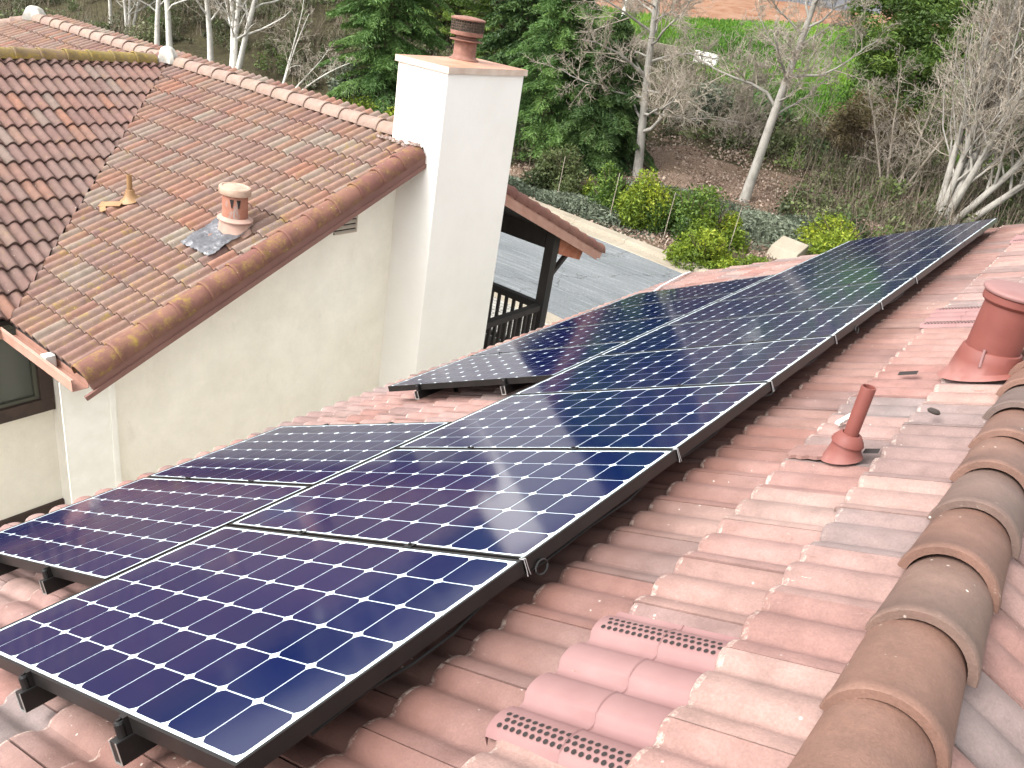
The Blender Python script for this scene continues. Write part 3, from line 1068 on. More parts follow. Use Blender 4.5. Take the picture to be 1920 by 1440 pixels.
# main ridge, nearer part and the part beyond the junction
cap_run((CXR + 0.22, RY, RZ + 0.01), (-6.42, RY, RZ + 0.01), (0, 0, 1), "pale_cap", south, r=0.135, seed=7, moss=0.35)
cap_run((-15.9, RY, RZ + 0.01), (CXR - 0.15, RY, RZ + 0.01), (0, 0, 1), "pale_cap", south, r=0.135, seed=8, moss=0.2)
# cross ridge
cap_run((CXR, RY - 0.28, RZ + 0.01), (CXR, -0.9, RZ + 0.01), (0, 0, 1), "mossy_cap", cr, r=0.135, seed=9, moss=1.0)
# hip at the far end
cap_run((-16.05, RY - 0.05, RZ - 0.02), (-19.6, RY - 3.6, RZ - 3.6 * MS), (0, 0, 1), "pale_cap", south, r=0.12, seed=10, moss=0.2)
# white mortar hoods at the junctions
for (x, y, z, r_, lab, rot_) in ((CXR + 0.10, RY - 0.10, RZ + .07, 0.115, "white mortar hood where the two ridges meet", 0.6), (-16.02, RY, RZ + 0.05, 0.15, "white mortar hood at the far end of the ridge", 0.2)):
    mb = MB()
    pr = random.Random(int(-x * 10))
    vs, fs = [], []
    k = 16
    rings = [(0.0, 0.155), (0.45, 0.15), (0.8, 0.115), (1.0, 0.03), (1.12, -0.05), (1.1, -0.09)]
    for rr, zz in rings:
        for i in range(k):
            a = 2 * math.pi * i / k
            w = 1 + 0.28 * math.cos(4 * a + rot_) * (rr ** 2) + pr.uniform(-.06, .06) * rr
            vs.append((x + r_ * rr * w * math.cos(a), y + r_ * rr * w * math.sin(a), z + zz))
    for j in range(len(rings) - 1):
        for i in range(k):
            fs.append((j * k + i, j * k + (i + 1) % k, (j + 1) * k + (i + 1) % k, (j + 1) * k + i))
    mb.add(vs, fs)
    o_ = mb.build("ridge_hood", "white_cap", fh, loc=(x, y, z), smooth=True, angle=60)
    o_["label"] = lab

# barge boards
mb = MB()


def barge(mb, FR, a0, a1, b0, top, bot, th=0.035):
    vs = []
    for b_ in (b0, b0 + th):
        vs += [FR(a0, b_, top), FR(a1, b_, top), FR(a1, b_, bot), FR(a0, b_, bot)]
    mb.add(vs, [(0, 1, 2, 3), (7, 6, 5, 4), (0, 4, 5, 1), (1, 5, 6, 2), (2, 6, 7, 3), (3, 7, 4, 0)])


barge(mb, mainS, 0.20, LS + 0.02, -0.005, -0.03, -0.155)
barge(mb, mainS, 0.20, LS + 0.12, -0.03, -0.155, -0.20, 0.028)
bo = mb.build("barge_board", "barge_paint", fh)
mb = MB()
barge(mb, mainN, 1.0, 5.2, -0.005, -0.03, -0.17)
barge(mb, mainN, 1.0, 5.05, -0.03, -0.17, -0.22, 0.028)
bo = mb.build("barge_board", "gutter_paint", fh)
mb = MB()
polysheet(mb, mainS, [(0.2, 0.03), (LS, 0.03), (LS, 0.46), (0.2, 0.46)], -0.11, 0, 0.02)
mb.build("soffit", "barge_paint", fh)
mb = MB()
polysheet(mb, mainN, [(0.9, 0.03), (5.1, 0.03), (5.1, 8), (0.9, 8)], -0.11, 0, 0.03)
mb.build("soffit", "dark_wood", fh)

# gable wall, pilaster, recessed wing wall
mb = MB()
x0, x1 = WX - 0.2, WX
ys = (3.0, 6.99, 8.32)
zr = lambda y: RZ - abs(y - RY) * MS - 0.14
pts = [(3.0, GZ), (8.32, GZ), (8.32, zr(8.32)), (7.0, zr(7.0)), (3.0, zr(3.0))]
vs = [(x1, y, z) for y, z in pts] + [(x0, y, z) for y, z in pts]
mb.add(vs, [(0, 1, 2, 3, 4), (9, 8, 7, 6, 5), (0, 5, 6, 1), (4, 3, 8, 9), (0, 4, 9, 5), (2, 1, 6, 7), (3, 2, 7, 8)])
wl = mb.build("wall", "stucco", fh)
wl["label"] = "large cream gable wall beneath the rake"
mb = MB()
mb.box(-7.9, -6.5, 3.0, 3.2, GZ, -2.35)
wl2 = mb.build("wall", "stucco", fh)
mb = MB()
mb.box(-7.9, -7.7, -2.0, 3.0, GZ, -2.25)
wl3 = mb.build("wall", "stucco", fh)
wl3["label"] = "cream wing wall with the dark window"
mb = MB()
mb.box(-7.7, -7.66, -2.0, 3.0, -4.99, -4.875)
mb.build("ledger_board", "brown_wood", fh)
mb = MB()
mb.box(-6.268, -6.255, 2.47, 2.93, GZ, -2.52)
pl = mb.build("pilaster", "white_paint", fh)
mb = MB()
mb.box(-6.29, -6.235, 2.93, 2.995, GZ, -2.50)
mb.build("corner_trim", "white_paint", fh, bevel=0.01)
mb = MB()
mb.box(-6.56, -6.47, 2.46, 2.56, -2.47, -2.33)
mb.build("rafter_end", "white_paint", fh, bevel=0.004)

# gutters of the far house
ze = RZ - LS * math.sin(am)
gutter("gutter", (-5.93, 2.44, ze - 0.03), (-7.36, 2.44, ze - 0.03), (0, -1, 0), fh, w=0.15)
gutter("gutter", (-7.34, 2.44, ze - 0.03), (-7.34, -1.3, ze - 0.03), (1, 0, 0), fh, w=0.15)

# window in the recessed wall
win = empty("window", (-7.7, 2.1, -3.0))
win.parent = fh
win.location = Vector((-7.7, 2.1, -3.0)) - WORLD[fh.name]
WORLD[win.name] = Vector((-7.7, 2.1, -3.0))
mb = MB()
mb.box(-7.72, -7.60, 0.4, 2.99, -3.58, -3.42)
mb.box(-7.72, -7.60, 0.4, 2.99, -2.45, -2.3)
mb.box(-7.72, -7.60, 2.85, 2.99, -3.42, -2.45)
mb.box(-7.72, -7.60, 0.4, 0.52, -3.42, -2.45)
mb.build("frame", "brown_wood", win, bevel=0.004)
mb = MB()
for (ya, yb) in ((2.30, 2.85), (1.4, 2.26)):
    for (a, b, c_, d_) in ((ya, yb, -3.42, -3.38), (ya, yb, -2.52, -2.45), (ya, ya + .04, -3.38, -2.52), (yb - .04, yb, -3.38, -2.52)):
        mb.box(-7.70, -7.65, a, b, c_, d_)
mb.box(-7.70, -7.66, 0.52, 1.36, -3.42, -2.45)
mb.build("sash", "sash_paint", win)
mb = MB()
mb.box(-7.71, -7.68, 2.34, 2.81, -3.38, -2.52)
mb.build("pane", "curtain_glass", win)
mb = MB()
mb.box(-7.71, -7.68, 1.44, 2.22, -3.38, -2.52)
mb.build("pane", "window_glass", win)

# louvred gable vent
lv = empty("gable_vent", (WX, 6.0, -1.45))
lv.parent = fh
lv.location = Vector((WX, 6.0, -1.45)) - WORLD[fh.name]
WORLD[lv.name] = Vector((WX, 6.0, -1.45))
mb = MB()
mb.box(WX - 0.06, WX + 0.003, 5.84, 6.19, -1.52, -1.0)
mb.build("recess", "hole_dark", lv)
mb = MB()
for i in range(7):
    z = -1.515 + i * 0.062
    mb.add([(WX + 0.035, 5.84, z), (WX + 0.035, 6.19, z), (WX + 0.004, 6.19, z + 0.024), (WX + 0.004, 5.84, z + 0.024),
            (WX + 0.035, 5.84, z + 0.008), (WX + 0.035, 6.19, z + 0.008), (WX + 0.004, 6.19, z + 0.032), (WX + 0.004, 5.84, z + 0.032)],
           [(0, 1, 2, 3), (7, 6, 5, 4), (0, 4, 5, 1), (1, 5, 6, 2), (2, 6, 7, 3), (3, 7, 4, 0)])
mb.box(WX + 0.002, WX + 0.022, 6.19, 6.205, -1.52, -1.1)
mb.build("slat", "louver_wood", lv)

# chimney
chx0, chx1, chy0, chy1, chz = -6.455, -5.643, 6.85, 8.33, 0.49
cc = ((chx0 + chx1) / 2, (chy0 + chy1) / 2, 0)
mb = MB()
mb.box(chx0, chx1, chy0, chy1, GZ, chz)
ch = mb.build("chimney", "chimney_stucco", fh, loc=cc, bevel=0.012)
mb = MB()
e = 0.03
z0, z1 = chz - 0.005, chz + 0.068
mb.add([(chx0 - e, chy0 - e, z0), (chx1 + e, chy0 - e, z0), (chx1 + e, chy1 + e, z0), (chx0 - e, chy1 + e, z0),
        (chx0 - e, chy0 - e, z1), (chx1 + e, chy0 - e, z1), (chx1 + e, chy1 + e, z1), (chx0 - e, chy1 + e, z1)],
       [(0, 1, 5, 4), (1, 2, 6, 5), (2, 3, 7, 6), (3, 0, 4, 7), (3, 2, 1, 0)], 0)
mb.add([(chx0 - e, chy0 - e, z1), (chx1 + e, chy0 - e, z1), (chx1 + e, chy1 + e, z1), (chx0 - e, chy1 + e, z1), (-6.1, 7.62, z1 + 0.03)],
       [(0, 1, 4), (1, 2, 4), (2, 3, 4), (3, 0, 4)], 1)
mb.build("chimney_cap", ["cap_edge", "copper_paint"], ch)
fc = Vector((-6.12, 7.66, z1 + 0.012))
mb = MB()
mb.lathe([(0.19, 0.0), (0.188, 0.022), (0.165, 0.032), (0.150, 0.045), (0.143, 0.07), (0.141, 0.225), (0.146, 0.23), (0.205, 0.233), (0.208, 0.240), (0.15, 0.252),
          (0.13, 0.256), (0.13, 0.285), (0.19, 0.290), (0.205, 0.297), (0.206, 0.345)], fc, 32)
mb.build("flue", "rust_metal", ch, loc=fc, smooth=True, angle=35)
mb = MB()
rg = random.Random(2)
for j in range(5):                       # wire cage: rings and uprights
    z = 0.345 + j * 0.030
    mb.tube([fc + Vector((0.203 * math.cos(a), 0.203 * math.sin(a), z)) for a in [2 * math.pi * i / 32 for i in range(33)]], 0.004, 5)
for i in range(40):
    a = 2 * math.pi * i / 40
    p = fc + Vector((0.203 * math.cos(a), 0.203 * math.sin(a), 0))
    mb.tube([p + Vector((0, 0, 0.34)), p + Vector((0, 0, 0.475))], 0.0042, 4)
mb.lathe([(0.165, 0.34), (0.165, 0.475)], fc, 24)
mb.build("spark_cage", "mesh_metal", ch, loc=fc, smooth=True, angle=40)
mb = MB()
mb.lathe([(0.20, 0.470), (0.215, 0.472), (0.215, 0.488), (0.18, 0.50), (0.08, 0.512), (0.0, 0.515)], fc, 32)
mb.build("flue_lid", "rust_metal", ch, loc=fc, smooth=True, angle=40)
# mortar where the tiles meet the chimney
mb = MB()
rg = random.Random(8)
for i in range(34):
    tt_ = i / 33
    p = mainS(0.24 + rg.uniform(-.03, .03), 0.02 + tt_ * 0.72, 0.03 + rg.uniform(0, .02) + (0.05 if tt_ < .3 else 0))
    r_ = rg.uniform(0.018, 0.045)
    vs = []
    for k in range(6):
        a = k * math.pi / 3
        vs.append(p + Vector((r_ * math.cos(a), r_ * 0.8 * math.sin(a), rg.uniform(-.01, .008))))
    vs.append(p + Vector((0, 0, r_ * 0.7)))
    mb.add(vs, [(k, (k + 1) % 6, 6) for k in range(6)])
mb.build("mortar_joint", "mortar", fh)

# small ochre pipe with its flashing
pm = Vector((-8.30, 4.40, RZ - (RY - 4.40) * MS))
shm = lambda p: Vector((p.x, p.y, p.z + max(0.0, 1 - (p.z - pm.z) / 0.13) * (p.y - pm.y) * MS))
mb = MB()
mb.lathe([(0.12, 0.03), (0.085, 0.05), (0.055, 0.10), (0.045, 0.15), (0.036, 0.155)], pm, 20, M=shm)
for (a0, b0, a1, b1, w) in ((2.95, 2.42, 3.10, 2.66, 0.10), (3.10, 2.60, 3.17, 2.47, 0.07)):
    p0, p1 = mainS(a0, b0, 0.045), mainS(a1, b1, 0.05)
    mb.bar(p0, p1, w, 0.008, up=ms_up)
pf = mb.build("pipe_flashing", "ochre_paint", fh, loc=pm, smooth=True, angle=40)
mb = MB()
mb.lathe([(0.032, 0.12), (0.030, 0.33), (0.024, 0.33), (0.024, 0.25), (0.0, 0.25)], pm, 16)
mb.build("vent_pipe", "ochre_paint", pf, loc=pm, smooth=True, angle=40)

# furnace vent with oval hood and lead sheet
fm = Vector((-6.60, 4.66, RZ - (RY - 4.66) * MS))
shm = lambda p: Vector((p.x, p.y, p.z + max(0.0, 1 - (p.z - fm.z) / 0.17) * (p.y - fm.y) * MS))
mb = MB()
mb.lathe([(0.235, 0.0), (0.215, 0.03), (0.20, 0.08), (0.19, 0.14)], fm, 32, M=shm, sy=0.8)
mb.lathe([(0.18, 0.145), (0.222, 0.128), (0.222, 0.138), (0.175, 0.165), (0.16, 0.165)], fm, 32, sy=0.8)
fs_ = mb.build("vent_flashing", "stack_skirt", fh, loc=fm, smooth=True, angle=35)
mb = MB()
mb.lathe([(0.158, 0.13), (0.157, 0.44)], fm, 32, sy=0.8)
mb.build("vent_stack", "stack_paint", fs_, loc=fm, smooth=True, angle=35)
mb = MB()
for an_ in (R_(-56), R_(-26)):
    nx_, ny_ = math.cos(an_), math.sin(an_) * .8
    q = fm + Vector((0.1595 * nx_, 0.1595 * ny_, 0.335))
    tx_, ty_ = -math.sin(an_), math.cos(an_) * .8
    mb.add([q + Vector((tx_ * a, ty_ * a, b)) + Vector((nx_, ny_, 0)) * .002 for a, b in ((-.024, .045), (-.004, -.05), (.008, -.05), (.026, .045))], [(0, 1, 2, 3)])
mb.build("vent_opening", "hole_dark", fs_, loc=fm)
mb = MB()
mb.lathe([(0.16, 0.425), (0.193, 0.415), (0.197, 0.42), (0.197, 0.478), (0.187, 0.492), (0.16, 0.497), (0.152, 0.488), (0.10, 0.492), (0.0, 0.50)], fm, 36, sy=0.8)
mb.build("vent_hood", "stack_cream", fs_, loc=fm, smooth=True, angle=35)
mb = MB()
g = 22
vs, fs = [], []
rg = random.Random(12)
a0, a1, b0, b1 = 2.45, 3.06, 0.52, 1.05
for i in range(g + 1):
    for j in range(g + 1):
        a, b_ = a0 + (a1 - a0) * i / g, b0 + (b1 - b0) * j / g
        skew = 0.0
        h = 0.056 + 0.006 * math.sin(b_ * 42) + 0.006 * math.sin(a * 19 + b_ * 9) + rg.uniform(-.0015, .0015)
        if i in (0, g) or j in (0, g):
            h -= 0.006
            a += rg.uniform(-.012, .012)
            b_ += rg.uniform(-.012, .012)
        vs.append(mainS(a, b_, h))
for i in range(g):
    for j in range(g):
        q = i * (g + 1) + j
        fs.append((q, q + 1, q + g + 2, q + g + 1))
mb.add(vs, fs)
mb.build("lead_sheet", "lead_sheet", fs_, smooth=True, angle=60)

# back porch: posts, beams, railings
por = empty("porch", (-6.1, 10.45, -4.4))
por.parent = fh
por.location = Vector((-6.1, 10.45, -4.4)) - WORLD[fh.name]
WORLD[por.name] = Vector((-6.1, 10.45, -4.4))
mb = MB()
mb.box(-6.20, -6.03, 10.38, 10.55, GZ, -2.05)
mb.build("post", "dark_wood", por)
mb = MB()
mb.box(-9.60, -9.43, 10.38, 10.55, GZ, -2.05)
mb.build("post", "dark_wood", por)
mb = MB()
mb.box(-12, -6.22, 10.40, 10.53, -2.32, -1.95)
mb.build("beam", "dark_wood", por)
mb = MB()
vs = []
for x in (-6.20, -6.03):
    vs += [(x, 10.57, -2.05), (x, 10.57, -2.40), (x, 11.30, -2.62), (x, 11.42, -2.32)]
mb.add(vs, [(0, 1, 2, 3), (7, 6, 5, 4), (0, 4, 5, 1), (1, 5, 6, 2), (2, 6, 7, 3), (3, 7, 4, 0)])
o_ = mb.build("outrigger", "orange_wood", por)
mb = MB()
mb.bar((-6.11, 10.56, -2.80), (-6.11, 11.02, -2.44), 0.07, 0.07)
mb.build("brace", "dark_wood", por)
mb = MB()
mb.box(-12, -6.0, 8.35, 10.6, -4.5, -4.36)
mb.build("deck", "dark_wood", por)
# railing running along the house side and along the street side
mb = MB()
mb.box(-6.18, -6.06, 8.34, 10.37, -3.40, -3.30)
mb.box(-6.16, -6.08, 8.34, 10.37, -4.26, -4.19)
ra = mb.build("railing", "dark_wood", por)
for i in range(14):
    y = 8.48 + i * 0.14
    mb = MB()
    mb.box(-6.145, -6.095, y, y + 0.045, -4.19, -3.40)
    mb.build("baluster", "dark_wood", ra)
mb = MB()
mb.box(-12, -6.21, 10.41, 10.53, -3.42, -3.30)
mb.box(-12, -6.21, 10.43, 10.51, -4.26, -4.19)
rb = mb.build("railing", "dark_wood", por)
for i in range(30):
    x = -6.40 - i * 0.165
    mb = MB()
    mb.box(x, x + 0.05, 10.445, 10.495, -4.19, -3.42)
    mb.build("baluster", "dark_wood", rb)

# ------------------------------------------------------------------ solar panels, rails and their hardware
LW_, SW_, GP = 1.628, 0.986, 0.0138
PIT = SW_ + GP
ND = Vector((-ST, 0, CT))


def make_panel():
    root = empty("solar_panel")
    mb = MB()
    fr = 0.009
    for (x0, x1, y0, y1) in ((-LW_, 0, 0, fr), (-LW_, 0, SW_ - fr, SW_), (-LW_, -LW_ + fr, fr, SW_ - fr), (-fr, 0, fr, SW_ - fr)):
        mb.box(x0, x1, y0, y1, -0.042, 0.0015)
    for (x0, x1, y0, y1) in ((-LW_ + fr, -fr, fr, fr + .025), (-LW_ + fr, -fr, SW_ - fr - .025, SW_ - fr)):
        mb.box(x0, x1, y0, y1, -0.042, -0.040)
    mb.build("frame", "black_anodised", root)
    mb = MB()
    mb.add([(-LW_ + fr, fr, -0.0012), (-fr, fr, -0.0012), (-fr, SW_ - fr, -0.0012), (-LW_ + fr, SW_ - fr, -0.0012)], [(0, 1, 2, 3)], 0)
    mb.add([(-LW_ + fr, fr, -0.007), (-LW_ + fr, SW_ - fr, -0.007), (-fr, SW_ - fr, -0.007), (-fr, fr, -0.007)], [(0, 1, 2, 3)], 1)
    P = 0.158
    mu, mv = (LW_ - 10 * P) / 2, (SW_ - 6 * P) / 2
    g_, cf = 0.0020, 0.0165
    rg = random.Random(77)
    for i in range(10):
        for j in range(6):
            x0, x1 = -(mu + (i + 1) * P) + g_, -(mu + i * P) - g_
            y0, y1 = mv + j * P + g_, mv + (j + 1) * P - g_
            z = -0.0004
            pts = []
            for (cx_, cy_, sx_, sy_) in ((x0, y0, 1, 1), (x1, y0, -1, 1), (x1, y1, -1, -1), (x0, y1, 1, -1)):
                q = [(cx_, cy_ + sy_ * cf), (cx_ + sx_ * cf * .42, cy_ + sy_ * cf * .46), (cx_ + sx_ * cf, cy_)]
                if (sx_, sy_) in ((-1, 1), (1, -1)):
                    q.reverse()
                pts += q
            mb.add([(a, b, z) for a, b in pts], [tuple(range(len(pts)))], 2, rg.random())
    mb.build("glass", ["backsheet", "black_anodised", "cell"], root)
    return root


pan = make_panel()
ordn = ["first", "second", "third", "fourth", "fifth", "sixth", "seventh", "eighth", "ninth", "tenth"]
GRPB, GRPA = "solar panels in the long upper column", "solar panels in the lower column"
first = True
for k in range(10):
    if k == 0:
        lab = "nearest solar panel, its front right corner at the bottom of the photo"
    elif k == 9:
        lab = "farthest solar panel of the long upper column, against the trees"
    else:
        lab = "dark blue solar panel, %s from the front in the long upper column" % ordn[k]
    loc = RA(0, k * PIT, 0)
    if first:
        o = pan
        o.location, o.rotation_euler = loc, ROTA
        o["label"], o["category"] = lab, "solar panel"
        first = False
    else:
        o = copy_tree(pan, loc, ROTA, lab)
    o["group"] = GRPB
for k in (0, 1, 3, 4, 5, 6):
    lab = {0: "nearest solar panel of the lower column, cut by the left edge of the photo", 1: "solar panel of the lower column just in front of the bare tile gap",
           3: "solar panel just behind the bare tile gap, its dark front edge raised on legs", 4: "solar panel of the lower column, second behind the bare tile gap",
           5: "solar panel of the lower column, third behind the bare tile gap", 6: "farthest solar panel of the lower column, beside the white conduit"}[k]
    o = copy_tree(pan, RA(1.642, 0.466 + k * PIT, 0), ROTA, lab)
    o["group"] = GRPA


def make_rail(u, v0, v1, joints, label, group):
    L = v1 - v0
    root = empty("mounting_rail", RA(u, v0, -0.042), ROTA, label, "rail", group)
    mb = MB()
    mb.box(-0.020, 0.020, 0, L, -0.062, 0.0)
    mb.build("rail_bar", "black_anodised", root, bevel=0.003)
    for y in (0.0, L):
        mb = MB()
        s = -1 if y == 0 else 1
        # thin bright cut profile showing round the rail end, a U open at the top
        y0, y1 = (y - .0015, y - .0003) if s < 0 else (y + .0003, y + .0015)
        ring = [(-.020, 0), (-.020, -.062), (.020, -.062), (.020, 0), (.014, 0), (.014, -.056), (-.014, -.056), (-.014, 0)]
        mb.add([(a, y0, c_) for a, c_ in ring] + [(a, y1, c_) for a, c_ in ring],
               [(0, 1, 6, 7), (1, 2, 5, 6), (2, 3, 4, 5), (15, 14, 9, 8), (14, 13, 10, 9), (13, 12, 11, 10)] + [(i, i + 8, (i + 1) % 8 + 8, (i + 1) % 8) for i in range(8)])
        mb.build("rail_end", "cut_aluminium", root)
    for j_ in joints:
        mb = MB()
        y = j_ - v0
        mid = v0 + 0.2 < j_ < v1 - 0.2
        if mid:
            mb.box(-0.018, 0.018, y - 0.0065, y + 0.0065, -0.0, 0.046)
            mb.box(-0.018, 0.018, y - 0.014, y + 0.014, 0.0445, 0.048)
            mb.lathe([(0.0, 0.054), (0.0065, 0.054), (0.0065, 0.047)], (0, y, 0), 10)
        else:
            s = -1 if j_ < v0 + 0.2 else 1
            mb.lathe([(0.014, 0.0), (0.014, 0.034), (0.012, 0.040), (0.006, 0.041), (0.006, 0.045), (0.0, 0.045)], (0, y + s * 0.018, 0), 14)
            mb.box(-0.014, 0.014, min(y, y + s * 0.012), max(y, y + s * 0.012), 0.0, 0.0465)
        mb.build("clamp", "black_anodised", root, smooth=False)
    nst = max(2, int(L / 1.25))
    for i in range(nst):
        y = 0.42 + (L - 0.8) * i / (nst - 1)
        mb = MB()
        mb.box(-0.006, 0.006, y - 0.016, y + 0.016, -0.155, -0.03)
        mb.box(-0.05, 0.05, y - 0.02, y + 0.02, -0.150, -0.140)
        mb.tube([(0.012, y, -0.15), (0.012, y, -0.045)], 0.005, 8)
        mb.build("standoff", "black_anodised", root)
    return root


GR = "rails under the solar panels"
jb = [0.0] + [k * PIT - GP / 2 for k in range(1, 10)] + [10 * PIT - GP]
make_rail(0.49, -0.045, 10.03, jb, "black rail under the upper column whose end sticks out nearest the bottom edge", GR)
make_rail(1.10, -0.045, 10.03, jb, "black rail under the upper column whose end sticks out by the left edge", GR)
va = 0.466
ja = [va, va + PIT - GP / 2, va + 2 * PIT - GP]
make_rail(1.642 + 0.52, va - 0.045, ja[-1] + 0.04, ja, "short rail end under the front of the lower column, nearer the upper column", GR)
make_rail(1.642 + 1.15, va - 0.045, ja[-1] + 0.04, ja, "short rail under the front of the lower column, on the far side", GR)
vc = va + 3 * PIT
jc = [vc] + [vc + k * PIT - GP / 2 for k in range(1, 4)] + [vc + 4 * PIT - GP]
make_rail(1.642 + 0.42, vc - 0.045, jc[-1] + 0.04, jc, "rail with bright cut end behind the bare tile gap, nearer the upper column", GR)
make_rail(1.642 + 1.28, vc - 0.045, jc[-1] + 0.04, jc, "rail behind the bare tile gap at the outer edge of the lower column", GR)

# steel clips hanging at the panel joints on the top edge, and the cable under it
for k in range(1, 7):
    v = k * PIT - GP / 2
    mb = MB()
    c0 = RA(-0.004, v, 0)
    for s in (-1, 1):
        mb.tube([RA(0.012, v + s * 0.004, 0.003), RA(-0.006, v + s * 0.004, 0.002), RA(-0.009, v + s * 0.005, -0.035), RA(-0.010, v + s * 0.007, -0.05)], 0.0013, 6)
    o = mb.build("wire_clip", "steel_clip", None, loc=c0)
    tag(o, "thin steel clip at the upper array edge, %s panel joint from the front" % ordn[k - 1], "clip", "steel clips along the array edge")
mb = MB()
rg = random.Random(3)
pts = []
v = 0.2
while v < 9.8:
    pts.append(RA(0.035 + rg.uniform(-.01, .02), v, -0.05 - rg.uniform(0, .03)))
    v += rg.uniform(0.12, 0.3)
mb.tube(pts, 0.0045, 6)
for v in (1.06, 4.4):
    c0 = RA(-0.006, v, -0.055)
    lp = [c0 + (RA(0, math.cos(a) * .03, math.sin(a) * .022) - RA(0, 0, 0)) for a in [2 * math.pi * i / 14 for i in range(15)]]
    mb.tube(lp, 0.0035, 6)
o = mb.build("cable", "black_cable", None, loc=RA(0.03, 0.2, -0.06), smooth=True)
tag(o, "black wiring looping beneath the upper edge of the solar array", "cable")

# small things lying on the near roof
mb = MB()
p = RA(-0.745, 2.77, RH + 0.045)
mb.lathe([(0.0, 0.0), (0.02, 0.004), (0.024, 0.012), (0.018, 0.02), (0, 0.022)], p, 14, sx=1.1, sy=0.7)
o = mb.build("plug", "underlay", None, loc=p, smooth=True)
tag(o, "small dark plug lying on the tiles between the pipe and the big vent", "plug")
mb = MB()
p = RA(-0.40, 2.66, RH + 0.045)
mb.bar(p, p + Vector((0.03, 0.14, 0.014)), 0.022, 0.012)
mb.bar(p + Vector((0.012, 0.02, 0.01)), p + Vector((0.035, 0.10, 0.02)), 0.012, 0.01)
o = mb.build("mortar_chip", "white_cap", None, loc=p)
tag(o, "whitish mortar sliver lying left of the small red pipe", "debris")
for (u, v, lab, r_) in ((2.70, 2.62, "small brown cap poking up behind the second lower panel, the larger one", 0.022), (3.02, 2.55, "tiny brown stub behind the second lower panel, left of the larger one", 0.010)):
    mb = MB()
    p = RA(u, v, RH + 0.04)
    mb.lathe([(r_, -0.05), (r_, 0.075), (r_ * 0.7, 0.075), (r_ * .7, 0.05), (0, 0.05)], p, 14)
    o = mb.build("conduit_stub", "rust_metal", None, loc=p, smooth=True, angle=40)
    tag(o, lab, "pipe stub")
# white conduit running over the eave behind the lower column
mb = MB()
pts = [RA(3.35, 7.7, RH + 0.055), RA(3.55, 8.3, RH + 0.045), RA(3.75, 8.9, RH + 0.045), RA(3.9, 9.6, RH + 0.045), RA(4.0, 10.15, RH + 0.045), RA(4.05, 10.4, RH + 0.03)]
mb.tube(pts, 0.012, 8)
o = mb.build("conduit", "white_conduit", None, loc=pts[0], smooth=True)
tag(o, "white conduit running to the roof corner behind the lower panels", "conduit")

# tile gaps beside the vents are flat patches with the shade in their colour

# ------------------------------------------------------------------ ground, street, hillside
KT = [(-60, -6), (0, -6), (1.5, -5.9), (16, -3.0), (34, -1.2), (50, 1.6), (110, 10.0), (200, 24), (400, 50), (700, 70)]
KT_T = [k[0] for k in KT]
KT_Z = [k[1] for k in KT]


def tline(x, y):
    return (y - 24.3) + .14 * (x + 9.4)


def Hn(x, t):
    z = np.interp(t, KT_T, KT_Z)
    w = np.clip((t + 6) / 8, 0, 1)
    l = np.maximum(0, -22 - x)
    z = z + w * 0.10 * np.minimum(l, 90) * np.minimum(1, l / 10) * (1 - np.clip((t - 30) / 20, 0, 1))
    return z


def HZ(x, y):
    return float(Hn(np.array([x], float), np.array([tline(x, y)]))[0])


rn = np.random.RandomState(5)
xs = np.concatenate([np.linspace(-420, -92, 24), np.arange(-90, 42, 0.7), np.linspace(44, 420, 24)])
ts = np.concatenate([np.linspace(-160, -9, 20), np.arange(-8.4, 76, 0.7), np.linspace(78, 200, 30), np.linspace(210, 690, 16)])
XX, TT = np.meshgrid(xs, ts)
ZZ = Hn(XX, TT)
bmp = (np.sin(XX * 0.61 + 1.3) * np.sin(TT * 0.53 + .4) + 0.6 * np.sin(XX * 1.7 + TT * 0.9) * np.sin(TT * 1.3 - XX * .4)) * 0.10
bmp += (np.sin(XX * 0.11 + 2) * np.sin(TT * 0.083)) * 0.5 * np.clip((TT - 40) / 40, 0, 1)
ZZ = ZZ + bmp * np.clip((TT - 1) / 6, 0, 1)
ZZ = np.where(TT < 0.3, -6.035 + (ZZ + 6.0) * (XX < -22), ZZ)
YY = TT + 24.3 - .14 * (XX + 9.4)
jag = 1.2 * np.sin(XX * .37) + .8 * np.sin(XX * 1.13 + 1)
mt = 59 + (XX + 23) * 1.0
mt = np.clip(mt, 37, 60)
zone = np.zeros_like(XX)
zone[(TT > 9.5 + jag) | (XX < -19 + jag)] = 1 / 3
TLX, TLT = [-60, -24, -17, -8, 6], [27, 27, 18.5, 17.5, 20]
zone[(TT > np.interp(XX, TLX, TLT) + jag * .6) & (XX > -47)] = 2 / 3
zone[(TT > mt + jag * .5) & (XX > -56)] = 1.0
zone[(TT > mt + 26)] = 1 / 3
nx, ny = len(xs), len(ts)
V = np.stack([XX.ravel(), YY.ravel(), ZZ.ravel()], 1)
idx = np.arange(nx * ny).reshape(ny, nx)
F = np.stack([idx[:-1, :-1].ravel(), idx[:-1, 1:].ravel(), idx[1:, 1:].ravel(), idx[1:, :-1].ravel()], 1)
hill = npmesh("hillside", V, F, "hill_soil", smooth=True)
za = hill.data.attributes.new("zone", 'FLOAT', 'POINT')
za.data.foreach_set("value", zone.ravel().astype(np.float32))
tag(hill, "leaf strewn bank, green meadow and bare earth rising behind the street", kind="structure")


